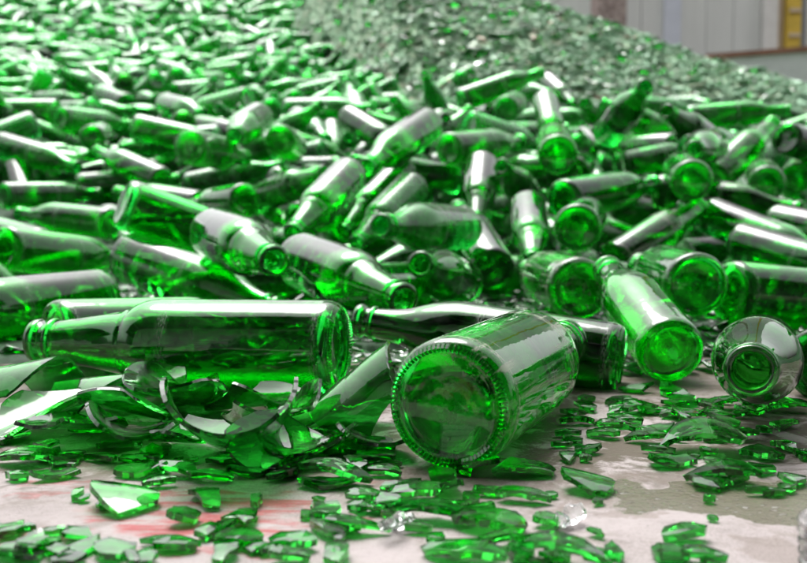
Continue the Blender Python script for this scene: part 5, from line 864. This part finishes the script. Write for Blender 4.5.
('A',-0.338,2.968,0.366,-1.0,-0.02,0.03,0),('A',-0.694,2.929,0.423,0.94,-0.15,-0.31,0),('A',-0.95,2.979,0.383,0.97,-0.03,0.23,0),('B',-0.955,2.877,0.368,-0.41,0.89,0.18,0),
('B',-1.346,2.977,0.399,-1.0,-0.07,0.02,0),('A',0.029,2.826,0.356,0.96,0.24,0.13,0),('A',-0.09,2.933,0.365,-0.07,0.98,0.18,0),('A',-0.249,2.917,0.351,-0.14,-0.99,0.01,0),
('B',-1.248,2.847,0.372,0.81,0.58,0.08,0),('A',0.224,2.699,0.35,-0.93,0.37,-0.02,0),('B',-0.525,2.672,0.318,0.42,0.9,0.15,0),('B',-0.726,2.717,0.329,0.93,-0.32,0.17,0),
('A',-0.873,2.901,0.369,-0.4,-0.9,-0.16,0),('A',-1.134,2.869,0.369,0.05,-1.0,0.06,0),('B',0.711,2.732,0.352,0.86,-0.5,-0.13,0),('B',0.097,2.517,0.305,0.71,0.68,0.19,0),
('C',0.039,2.73,0.344,-0.7,-0.68,-0.24,0),('B',-0.464,2.511,0.285,0.4,0.9,0.16,0),('A',-1.072,2.64,0.385,0.87,-0.3,-0.38,0),('A',-1.137,2.616,0.324,0.66,0.74,0.12,0),
('A',-1.279,2.493,0.305,0.29,0.94,0.17,0),('A',1.122,2.544,0.303,0.38,0.91,0.16,0),('C',0.969,2.444,0.287,0.58,0.81,0.13,0),('B',0.673,2.593,0.325,0.57,-0.82,-0.05,0),
('C',-0.35,2.413,0.26,0.63,0.77,0.13,0),('B',-0.98,2.467,0.293,-0.96,0.28,0.08,0),('B',-1.24,2.44,0.294,0.99,-0.07,0.09,0),('C',1.005,2.333,0.248,0.41,0.88,0.25,0),
('C',0.121,2.356,0.265,0.85,0.49,0.19,0),('A',-1.131,2.219,0.248,0.55,0.82,0.13,0),('A',-1.045,2.223,0.244,0.87,0.49,0.07,0),('A',-1.087,1.89,0.177,0.58,0.8,0.16,0),
('B',0.922,2.017,0.175,0.58,-0.73,-0.36,0),('A',0.642,2.031,0.17,-0.42,-0.87,-0.26,0),('B',0.461,1.921,0.141,-0.96,-0.28,-0.05,0),('B',0.628,1.9,0.13,0.63,-0.75,-0.19,0),
('A',-0.947,1.532,0.155,0.69,0.71,0.15,0),('B',0.848,1.608,0.085,-0.76,-0.58,-0.29,0),('A',-0.312,1.336,0.044,0.9,0.43,0.04,0),('C',-0.75,1.301,0.096,0.94,-0.35,0.02,0),
('C',-0.733,1.237,0.052,0.9,-0.38,-0.21,0),
]
HLAB = {
'F1': 'big scratched green bottle in front with knurled base facing the viewer',
'F2': 'long whole green bottle lying sideways at front left, neck pointing left',
'F3a': 'green bottle lying right behind the big front bottle, base end to the right',
'F4': 'green bottle tucked behind the neck of the long front left bottle',
'F5': 'green bottle at left edge with dark-rimmed round base turned right',
'M1': 'upper of two large slanting green bottles at left, neck down to the right',
'M2': 'green bottle with step shoulder, open mouth facing viewer, below the upper slanting bottle',
'M3': 'lower of two large slanting green bottles at left, above the long front bottle',
'M4': 'green bottle at left edge sloping down right behind the lower slanting bottle',
'M5': 'green bottle in middle sloping down right, mouth resting behind the long highlight',
'M6': 'stubby green bottle in middle with dark mouth ring facing the viewer',
'M7': 'green bottle with small mouth ring at its left, above the stubby one',
'M8': 'green bottle with bright round base, right of the stubby mouth-facing bottle',
'M9': 'pale green bottle shoulder pointing forward above the ribbed round-based bottle',
'M10': 'dark round bottle base in the middle, directly above the scuffed base',
'M11': 'scuffed green bottle with large round base facing right of centre',
'M12': 'green bottle with large hazy round base at right, above the dark round one',
'M13': 'long green bottle at right edge lying right of the hazy round base',
'M14': 'whitish ribbed green bottle slanting up right, behind the hazy round base',
'M15': 'green bottle standing out right with big dark round base near the ground',
'M16': 'green bottle at lower right with black mouth ring pointing straight at viewer',
'M17': 'green bottle cut by the right edge beside the black mouth ring',
'M18': 'green bottle with thin ring end at right, sloping down to the right edge',
'M19': 'green bottle with long highlight sloping right, behind the thin ring end',
'M20': 'pale topped green bottle at the right edge above the long sloping highlight',
'M21': 'green bottle lying with neck right, above the dark round base in the middle',
'M22': 'round dark bottle base below the whitish upright bottle right of centre',
'M23': 'whitish upright bottle near the mound foot, right of centre',
'M24': 'small pale ring base just below the round dark base right of centre',
'M25': 'green bottle leaning up with its mouth against the grey mound',
'M26': 'long bright green bottle lying along the mound foot at right, neck right',
'M27': 'green bottle at right with small mouth up left under the long one',
'M28': 'small dark bottle mouth facing viewer under the long bright bottle at right',
'M29': 'whitish ribbed bottle slanting up right, near the right edge',
'M30': 'dark round base at right below the small dark mouth',
'M31': 'dark round base second from the right edge, under the whitish ribbed bottle',
'M32': 'round base closest to the right edge, under the whitish ribbed bottle',
'M33': 'green bottle at right edge with round base turned left, below the long bright one',
'M36': 'slim green bottle lying left of the whitish ribbed bottle, neck right',
'M37': 'green bottle lying with neck left, above the slim one at right',
'M40': 'whitish green bottle sloping forward left with step shoulder, left of centre',
'M41': 'farther of two parallel pale bottles sloping forward left near centre',
'M42': 'nearer of two parallel pale bottles sloping forward left near centre',
'M43': 'pale bottle pointing straight down towards viewer in the very centre',
'M44': 'green bottle with round base left and body to the right, upper centre',
'M45': 'green bottle with body sloping right, just above the upper centre round base',
'M46': 'bright green bottle tilted down left beside the upper centre round base',
'M47': 'whitish bottle sloping right, left of the bright tilted bottle',
'M48': 'long thin-looking green bottle lying with neck left above the parallel pale bottles',
'M49': 'round base facing viewer at upper left of centre with grey reflection',
'M50': 'green bottle with round base left, below the far left slope, body right',
'M51': 'small bottle mouth facing viewer between two round bases at upper left',
'M53': 'long pale green bottle lying just below the round bases, neck right',
'M54': 'whitish bottle lying left of the step shouldered sloping one, neck right',
'M55': 'green bottle with dark base rim right, above the upper slanting bottle',
'M56': 'green bottle rising to the right at the mound foot, upper centre',
'M58': 'round base under the bottle rising at the mound foot',
'M59': 'small bottle mouth facing viewer right of the whitish upright bottle',
'L1': 'green bottle at left edge lying level, above the pale one',
'L2': 'pale topped green bottle lying left of the upper slanting bottle base',
'L3': 'green bottle sloping up left above the upper slanting bottle base',
'L4': 'small round bottle base at far left in the upper heap',
'L6': 'green bottle lying above the small round base at far left',
'L7': 'green bottle at the left edge sloping down right under the small base',
}
STREAK = {'F1', 'M11', 'M14', 'M29'}
DUSTY = {'F2': 0}
def px_of(P):
    P = Vector(P) - Vector((0, 0, CAM_H)); cp, sp = math.cos(PITCH), math.sin(PITCH)
    z = P.y * cp - P.z * sp
    return 403.5 + 950 * P.x / z, 281.5 - 950 * (P.y * sp + P.z * cp) / z, z

def pick(t, y):
    # dustier and hazier glass is picked more often farther back
    if y < 1.05: return BM[t]
    if prng.random() < .08: return BMG[t]
    u = prng.random() * .9 + (y - 1.6) * .5
    return BM[t] if u < .42 else BMD[t] if u < .95 else BMH[t]
def add_ring(o, t):
    c = bpy.data.objects.new('mouth_lip', LIPM[t]); C.objects.link(c); c.parent = o
    c.location = (0, 0, LEN[t] - .0055)
    c = bpy.data.objects.new('neck_ring', RINGM[t]); C.objects.link(c); c.parent = o
    c.location = (0, 0, neck_r(t)[0])
for n, t, x, y, z, dx, dy, dz, k in HERO:
    me = BMS[t] if n in STREAK else (BMG[t] if n in ('M16', 'F3a', 'M17') else BM[t] if n.startswith('F') else pick(t, y))
    o = bpy.data.objects.new('green_bottle', me); C.objects.link(o)
    pose(o, t, (x, y, z), (dx, dy, dz), k)
    add_ring(o, t)
    if n in ('F1', 'F2', 'F3a', 'M11', 'M12', 'M15'):
        c = bpy.data.objects.new('knurled_ring', KN); C.objects.link(c); c.parent = o
        c.scale = (RMAX[t] / .034,) * 2 + (1,)
        if n == 'F1': c['kind'] = 'stuff'
        else: c['kind'] = 'stuff'
    tag(o, HLAB[n], 'bottle', 'whole green bottles in the heap')

# the rest of the visible bottles, in words that place them
def pose_words(x, y, z, dx, dy, dz):
    v = (Vector((x, y, z)) - Vector((0, 0, CAM_H))).normalized(); d = Vector((dx, dy, dz))
    c = d.dot(v)
    if c > .8: return 'base towards viewer'
    if c < -.8: return 'mouth towards viewer'
    s = 'left' if dx < 0 else 'right'
    if c > .35: return 'neck away ' + s
    if c < -.35: return 'neck forward ' + s
    return 'lying sideways, neck ' + s
ORD = ['leftmost', 'second from left', 'third from left', 'fourth from left', 'fifth from left', 'sixth from left', 'seventh from left', 'eighth from left', 'ninth from left', 'tenth from left', 'eleventh from left', 'twelfth from left', 'thirteenth from left', 'fourteenth from left', 'fifteenth from left', 'sixteenth from left', 'seventeenth from left', 'eighteenth from left', 'nineteenth from left', 'twentieth from left', 'twenty-first from left', 'twenty-second from left']
keys = {}
vis = [f for f in FILL[:300 - len(HERO)] if f[7] >= 18]
rest = FILL[len(vis):]
for i, f in enumerate(vis):
    t, x, y, z, dx, dy, dz, cnt = f
    L = LEN[t]
    a, b, _ = px_of((x + dx * L / 2, y + dy * L / 2, z + dz * L / 2))
    row = 'along the top edge' if b < 28 else 'high on the heap' if b < 62 else 'in the upper heap' if b < 105 else 'mid heap' if b < 185 else 'low in the heap'
    colw = 'far left' if a < 135 else 'left' if a < 270 else 'centre left' if a < 404 else 'centre right' if a < 540 else 'right'
    keys.setdefault((row, colw, pose_words(x, y, z, dx, dy, dz)), []).append((a, i))
LAB = {}
for (row, colw, pw), lst in keys.items():
    lst.sort()
    for r, (a, i) in enumerate(lst):
        LAB[i] = f'green bottle {row}, {colw}, {pw}' + (f', {ORD[min(r, 21)]}' if len(lst) > 1 else '')
for i, f in enumerate(vis):
    t, x, y, z, dx, dy, dz, cnt = f
    o = bpy.data.objects.new('green_bottle', pick(t, y)); C.objects.link(o)
    pose(o, t, (x, y, z), (dx, dy, dz))
    if cnt > 250: add_ring(o, t)
    tag(o, LAB[i], 'bottle', 'whole green bottles in the heap')

def joined_bottles():
    low = {}
    for t in PROF:
        p = full_profile(t)
        m = lathe('tmp', p, 14)
        co = np.zeros(len(m.vertices) * 3); m.vertices.foreach_get('co', co)
        low[t] = (co.reshape(-1, 3), [tuple(q.vertices) for q in m.polygons]); bpy.data.meshes.remove(m)
    V = []; F = []; base = 0
    for t, x, y, z, dx, dy, dz, cnt in rest:
        q = (Vector((dx, dy, dz)).to_track_quat('Z', 'Y') @ Quaternion((0, 0, 1), prng.uniform(0, 6.28))).to_matrix()
        R = np.array(q); co, fs = low[t]
        V.append(co @ R.T + np.array([x, y, z])); F += [tuple(a + base for a in f) for f in fs]; base += len(co)
    me = mesh('heaped_bottles', np.concatenate(V), F, True)
    o = link('heaped_bottles', me, M['glass_pile'])
    tag(o, 'deep mass of green bottles underneath the ones on top of the heap', 'bottles', kind='stuff')
joined_bottles()

# ------------------------------------------------------------------ broken glass on the concrete
def shard_mesh(seed, w, l, R=0.033, th=0.0032, n=7, jag=0.10, qr=(.72, 1.15), bowr=None, pts=None, name='glass_shard', sub=3, rings=3):
    """curved piece of bottle wall: irregular outline (arc length u, axial v) bent round radius R, with thickness"""
    r = random.Random(seed)
    if pts is None:
        a0 = r.uniform(0, 6.28)
        pts = []
        for k in range(n):
            a = a0 + (k + r.uniform(-.35, .35)) * math.tau / n
            q = r.uniform(*qr)
            pts.append((math.cos(a) * w / 2 * q, math.sin(a) * l / 2 * q))
    out = []
    for (u0, v0), (u1, v1) in zip(pts, pts[1:] + pts[:1]):
        nx, ny = v1 - v0, u0 - u1
        bow = r.uniform(*bowr) if bowr else r.uniform(-jag, jag)
        for s in range(sub):
            f = s / sub
            k = bow * 4 * f * (1 - f) + (r.uniform(-.02, .02) * min(1, 3 / sub) if s else 0)
            out.append((u0 + (u1 - u0) * f + nx * k, v0 + (v1 - v0) * f + ny * k))
    m = len(out)
    cu = sum(p[0] for p in out) / m; cv = sum(p[1] for p in out) / m
    V = []; F = []; sharp = []
    def P(u, v, off):
        a = u / R
        return ((R + off) * math.sin(a), v, (R + off) * math.cos(a) - R)
    idx = {}
    for side, off in ((0, th / 2), (1, -th / 2)):
        idx[side, 0] = [len(V)]; V.append(P(cu, cv, off))
        for j in range(1, rings + 1):
            f = j / rings
            idx[side, j] = list(range(len(V), len(V) + m))
            V += [P(cu + (u - cu) * f, cv + (v - cv) * f, off * (1 if j < rings else r.uniform(.8, 1.05))) for u, v in out]
        for k in range(m):
            k2 = (k + 1) % m
            f3 = (idx[side, 0][0], idx[side, 1][k], idx[side, 1][k2])
            F.append(f3 if side == 0 else f3[::-1])
            for j in range(1, rings):
                q = (idx[side, j][k], idx[side, j + 1][k], idx[side, j + 1][k2], idx[side, j][k2])
                F.append(q if side == 0 else q[::-1])
    nsm = len(F)
    A, B_ = idx[0, rings], idx[1, rings]
    for k in range(m):
        k2 = (k + 1) % m
        F.append((A[k], B_[k], B_[k2], A[k2]))
    me = mesh(name, V, F)
    sm = [i < nsm for i in range(len(F))]
    me.polygons.foreach_set('use_smooth', sm)
    rim = set()
    for k in range(m):
        k2 = (k + 1) % m
        rim.add((min(A[k], A[k2]), max(A[k], A[k2]))); rim.add((min(B_[k], B_[k2]), max(B_[k], B_[k2])))
    for e in me.edges:
        if (min(e.vertices), max(e.vertices)) in rim: e.use_edge_sharp = True
    return me
def ground_at(px, py):
    cp, sp = math.cos(PITCH), math.sin(PITCH)
    d = Vector((0, cp, -sp)) * 950 + Vector((px - 403.5, 0, 0)) - Vector((0, sp, cp)) * (py - 281.5)
    k = -CAM_H / d.z
    return Vector((d.x * k, d.y * k, 0))
def settle(o, z=0.0006):
    R = o.rotation_euler.to_matrix()
    lo = min((R @ v.co).z for v in o.data.vertices)
    o.location.z = z - lo
SHARDS = []
def place_shard(me, px, py, yaw, roll, pitch, mat='shard', z=0.0006, name='glass_shard', look='curved', label=None):
    if len(me.materials) == 0: me.materials.append(M[mat])
    o = bpy.data.objects.new(name, me); C.objects.link(o)
    o.rotation_euler = Euler((roll, pitch, yaw), 'XYZ')
    if look not in ('shell', 'clear'):
        m3 = o.rotation_euler.to_matrix(); up = m3 @ Vector((0, 0, 1))
        if up.z < 0: up = -up
        if not -.1 < up.y < .06:      # most pieces lie almost level
            o.rotation_euler = (Matrix.Rotation(math.asin(max(-.99, min(up.y, .99))) + srng.uniform(-.05, .06), 3, 'X') @ m3).to_euler('XYZ')
    p = ground_at(px, py); o.location = p
    settle(o, z)
    SHARDS.append((o, px, py, look, label))
    return o
srng = random.Random(77)
SH = [
(30,464,62,0.75,'dome'),(17,481,24,0.6,'chunk'),(62,474,26,0.6,'chunk'),(78,499,30,0.5,'sliver'),
(122,506,85,0.9,'lean'),(140,476,50,0.6,'bowl'),(186,524,40,0.9,'lean'),(30,552,60,0.7,'bowl'),
(52,539,38,0.5,'sliver'),(112,556,62,0.6,'dome'),(176,551,44,0.6,'dome'),(3,535,16,0.8,'chunk'),
(100,462,40,0.5,'lean'),(0,445,26,0.6,'dome'),(85,433,38,0.6,'bowl'),(236,545,50,0.9,'lean'),
(290,549,50,0.7,'dome'),(325,518,48,0.7,'bowl'),(332,484,76,0.5,'dome'),(366,501,46,0.7,'dome'),
(384,512,52,0.6,'bowl'),(256,506,34,0.5,'sliver'),(352,531,36,0.5,'sliver'),(340,543,40,0.5,'sliver'),
(376,465,50,0.6,'dome'),(386,477,36,0.6,'dome'),(214,482,60,0.5,'sliver'),(248,477,42,0.5,'bowl'),
(226,558,62,0.6,'dome'),(336,559,56,0.5,'chunk'),(284,563,42,0.6,'dome'),(205,497,36,0.5,'sliver'),
(160,487,34,0.5,'chunk'),(446,489,76,0.5,'bowl'),(420,499,52,0.6,'dome'),(432,521,80,0.5,'dome'),
(492,531,72,0.8,'chunk'),(546,526,30,0.8,'lean'),(470,503,30,0.6,'chunk'),(522,503,62,0.5,'dome'),
(530,475,36,0.5,'sliver'),(584,462,16,0.6,'sliver'),(462,560,80,0.6,'dome'),(522,558,50,0.6,'chunk'),
(556,565,90,0.5,'dome'),(420,534,46,0.5,'sliver'),(436,544,22,0.7,'chunk'),(490,496,34,0.5,'bowl'),
(408,488,30,0.5,'sliver'),(450,510,40,0.5,'sliver'),(395,520,30,0.5,'sliver'),(478,515,30,0.5,'bowl'),
(668,465,52,0.7,'bowl'),(722,483,70,0.6,'chunk'),(704,452,80,0.9,'dome'),(762,458,44,0.9,'lean'),
(646,443,40,0.6,'dome'),(590,490,60,0.9,'lean'),(760,496,30,0.5,'sliver'),(786,493,20,0.5,'sliver'),
(708,503,14,0.6,'sliver'),(686,541,48,0.6,'chunk'),(668,559,40,0.8,'chunk'),(612,557,32,0.7,'bowl'),
(702,563,44,0.6,'dome'),(804,457,24,0.5,'sliver'),(660,454,40,0.5,'sliver'),(682,404,50,0.6,'bowl'),
(640,413,50,0.6,'dome'),(682,420,42,0.6,'lean'),(726,427,52,0.7,'lean'),(652,434,52,0.6,'bowl'),
(612,428,34,0.6,'dome'),(604,438,36,0.6,'dome'),(765,434,16,0.6,'chunk'),(750,415,34,0.6,'bowl'),
(576,425,34,0.6,'dome'),(568,437,40,0.5,'sliver'),(710,410,34,0.6,'dome'),(790,412,40,0.6,'dome'),
(620,405,36,0.6,'lean'),(740,440,40,0.5,'dome'),(690,436,36,0.5,'bowl'),(560,448,26,0.5,'sliver'),
(630,425,30,0.6,'chunk'),(270,470,44,0.6,'dome'),(300,462,40,0.6,'bowl'),(340,455,48,0.6,'dome'),
(360,445,40,0.7,'lean'),(330,440,40,0.6,'dome'),(380,450,30,0.7,'chunk'),(120,450,40,0.6,'dome'),
(70,460,36,0.5,'sliver'),
]
taken = []
for i, (px, py, wpx, asp, kind) in enumerate(SH):
    Z = ground_at(px, py).y
    w = wpx * Z / 950
    l = max(.008, w * asp)
    yaw = srng.uniform(-.35, .35)
    R = srng.uniform(.034, .055)
    if kind == 'dome':
        me = shard_mesh(i, w * 1.12, l, R, qr=(.68, 1.2), bowr=(-.13, .10)); roll, pitch = srng.uniform(-.12, .12), srng.uniform(-.1, .1)
    elif kind == 'bowl':
        me = shard_mesh(i, w * 1.12, l, R, qr=(.68, 1.2), bowr=(-.13, .10)); roll, pitch = math.pi + srng.uniform(-.2, .2), srng.uniform(-.15, .15)
    elif kind == 'chunk':
        me = shard_mesh(i, w * 1.1, l, .04, th=srng.uniform(.003, .0045), n=6, qr=(.75, 1.15), bowr=(-.06, .14)); roll, pitch = srng.uniform(-.03, .14), srng.uniform(-.12, .12)
    elif kind == 'lean':
        me = shard_mesh(i, w, l, R); roll, pitch = srng.uniform(.1, .42), srng.uniform(-.3, .3)
    else:
        me = shard_mesh(i, w, max(.006, l * .5), .06, n=5, bowr=(-.06, .14)); roll, pitch = srng.uniform(-.1, .1), srng.uniform(-.1, .1)
    if abs(yaw) < .2 and srng.random() < .4: yaw += math.pi / 2; 
    place_shard(me, px, py, yaw, roll, pitch, look=kind)
    taken.append((px, py, wpx))
# more pieces of the litter, lying flat
ZONES = ((200, 470, 560, 566, 16), (0, 440, 200, 480, 8), (0, 530, 200, 566, 10), (590, 392, 807, 424, 16), (560, 400, 807, 462, 14), (200, 445, 390, 482, 12), (640, 455, 800, 500, 6))
q = 0
for x0, y0, x1, y1, nn in ZONES:
    for k in range(nn):
        px, py = srng.uniform(x0, x1), srng.uniform(y0, y1)
        if py < 470 and 395 < px < 560: py = srng.uniform(478, 520)
        Z = ground_at(px, py).y
        w = srng.uniform(32, 84) * Z / 950 * (.65 if py < 470 else 1)
        me = shard_mesh(1200 + q, w, w * srng.uniform(.35, .8), srng.uniform(.036, .07), th=srng.uniform(.0022, .0032), n=srng.choice((4, 5, 6)), qr=(.68, 1.2), bowr=(-.13, .10))
        up = srng.random() < .7
        o = place_shard(me, px, py, srng.choice((0, math.pi / 2)) + srng.uniform(-.5, .5), (0 if up else math.pi) + srng.uniform(-.18, .18), srng.uniform(-.18, .18), look='dome' if up else 'bowl')
        q += 1
# small crumbs between them
OPEN = ((600, 485, 705, 560), (735, 500, 807, 563), (0, 485, 80, 530), (560, 440, 640, 478), (280, 482, 318, 505))
cnt = 0
CR = [shard_mesh(900 + k, srng.uniform(.007, .016), srng.uniform(.006, .013), .05, th=srng.uniform(.0016, .0024), n=5, sub=2, rings=2, name='glass_crumb') for k in range(18)]
for m_ in CR: m_.materials.append(M['shard'])
while cnt < 48:
    px = srng.uniform(-10, 817); py = srng.choice((srng.uniform(398, 470), srng.uniform(440, 570)))
    if any(a <= px <= c and b_ <= py <= d for a, b_, c, d in OPEN) and srng.random() < .93: continue
    if py < 470 and 400 < px < 560: continue
    o = place_shard(srng.choice(CR), px, py, srng.uniform(0, 6.28), srng.uniform(-.35, .35), srng.uniform(-.35, .35), look='crumb')
    s = srng.uniform(.6, 1.25); o.scale = (s, s, s); settle(o)
    cnt += 1

# large broken shells of bottles in front of the heap on the left
BIG = [
(232,476,165,0.085,8,163,0,'largest broken bottle shell, hollow side up, under the long left bottle',7,0.0006),(32,412,150,0.055,70,-12,12,'curved broken shell with pale rim at the left edge near the ground',7,0.0006),(350,430,170,0.05,80,-40,0,'tall broken bottle side standing left of the big front bottle',6,0.0006),(132,446,100,0.075,12,172,10,'cupped broken shell between the left edge shell and the largest one',6,0.0006),
(78,446,80,0.08,-18,168,0,'long narrow shell with dark edge below the left edge shell',5,0.0006),(170,420,110,0.065,-30,160,12,'broken shell leaning under the middle of the long left bottle',6,0.003),(270,440,110,0.06,30,165,0,'broken shell behind the largest one, right of its middle',6,0.003),(312,456,90,0.06,-10,175,-10,'shallow broken shell right of the largest one',6,0.0006),
(92,414,120,0.05,75,-8,0,'domed broken shell beneath the neck of the long left bottle',6,0.0006),(205,412,110,0.05,80,170,0,'dark broken shell pressed against the long left bottle',6,0.0006),(45,432,100,0.055,-40,195,0,'cupped shell with bright edge in front of the left edge shell',6,0.0006),(150,408,120,0.05,85,165,6,'cupped broken shell under the shoulder of the long left bottle',6,0.0006),
(248,418,110,0.05,60,170,10,'cupped broken shell just behind the largest hollow one',6,0.0006),(285,462,110,0.055,-35,186,12,'cupped shell with dark curved edge in front of the tall broken side',7,0.0006),(118,430,100,0.06,-70,164,-12,'cupped broken shell left of the largest hollow one',6,0.002),(305,424,110,0.05,80,-12,0,'domed broken shell leaning on the base of the long left bottle',6,0.0006),
(185,450,90,0.05,60,175,0,'broken shell hidden behind the left rim of the largest one',6,0.003),(372,456,70,0.045,0,168,10,'small cupped shell just left of the knurled base',6,0.0006),
]
for i, (px, py, arc, l, yaw, roll, pitch, lab, n, z) in enumerate(BIG):
    R = .0325
    w = R * rad(arc)
    me = shard_mesh(300 + i, w * 1.15, l * 1.25, R, th=.0023, n=n, qr=(.82, 1.1), bowr=(-.10, .16), name='broken_bottle_shell', sub=11, rings=7)
    place_shard(me, px, py, rad(yaw), rad(roll), rad(pitch), z=z, name='broken_bottle_shell', look='shell', label=lab)

# clear pieces
for px, py, w, s in ((394, 538, .016, 1), (402, 530, .010, 2), (573, 525, .013, 3), (562, 528, .008, 4)):
    me = shard_mesh(700 + s, w, w * .8, .03, th=.004, n=6, jag=.2, name='clear_glass_shard')
    place_shard(me, px, py, s * 1.3, -.5, .3, mat='clear', name='clear_glass_shard', look='clear', label={1: 'crumpled clear glass shard on concrete at bottom centre', 2: 'small clear glass sliver behind the crumpled clear shard', 3: 'clear glass shard on concrete right of the dark thick shard', 4: 'tiny clear splinter beside the dark thick green shard'}[s])
prof = [(0, 0), (.012, 0)]
for k in range(22):
    prof.append((.0128 + .0007 * math.sin(k * math.tau / 5.0), .001 + k * .0008))
prof += [(.0122, .0192), (.0105, .0190), (.0104, .003), (0, .003)]
tum = link('clear_bottle_neck', lathe('clear_bottle_neck', prof, 48), M['clear'])
tum.rotation_euler = (rad(4), rad(-5), 0); tum.location = (.1595, .341, .0006)
tag(tum, 'ribbed clear glass bottle neck cut off at the lower right corner', 'bottle neck')

# names for the shards
KW = {'dome': 'domed green shard', 'bowl': 'cupped green shard', 'chunk': 'thick chunk of green glass', 'lean': 'propped green shard', 'sliver': 'thin green sliver', 'crumb': 'small green crumb'}
sk = {}
for j, (o, px, py, look, lab) in enumerate(SHARDS):
    if lab:
        tag(o, lab, 'broken glass', 'broken glass on the concrete'); continue
    row = 'along the bottom edge' if py > 543 else 'in the near litter' if py > 512 else 'in the middle litter' if py > 480 else 'beside the front bottle' if py > 445 else 'close to the heap'
    colw = 'far left' if px < 115 else 'left' if px < 230 else 'centre left' if px < 385 else 'centre' if px < 500 else 'centre right' if px < 600 else 'right' if px < 700 else 'far right'
    sk.setdefault((look, row, colw), []).append((px, j))
for (look, row, colw), lst in sk.items():
    lst.sort()
    for r, (px, j) in enumerate(lst):
        tag(SHARDS[j][0], f'{KW[look]} {row}, {colw}' + (f', {ORD[min(r, 21)]}' if len(lst) > 1 else ''), 'broken glass', 'broken glass on the concrete')
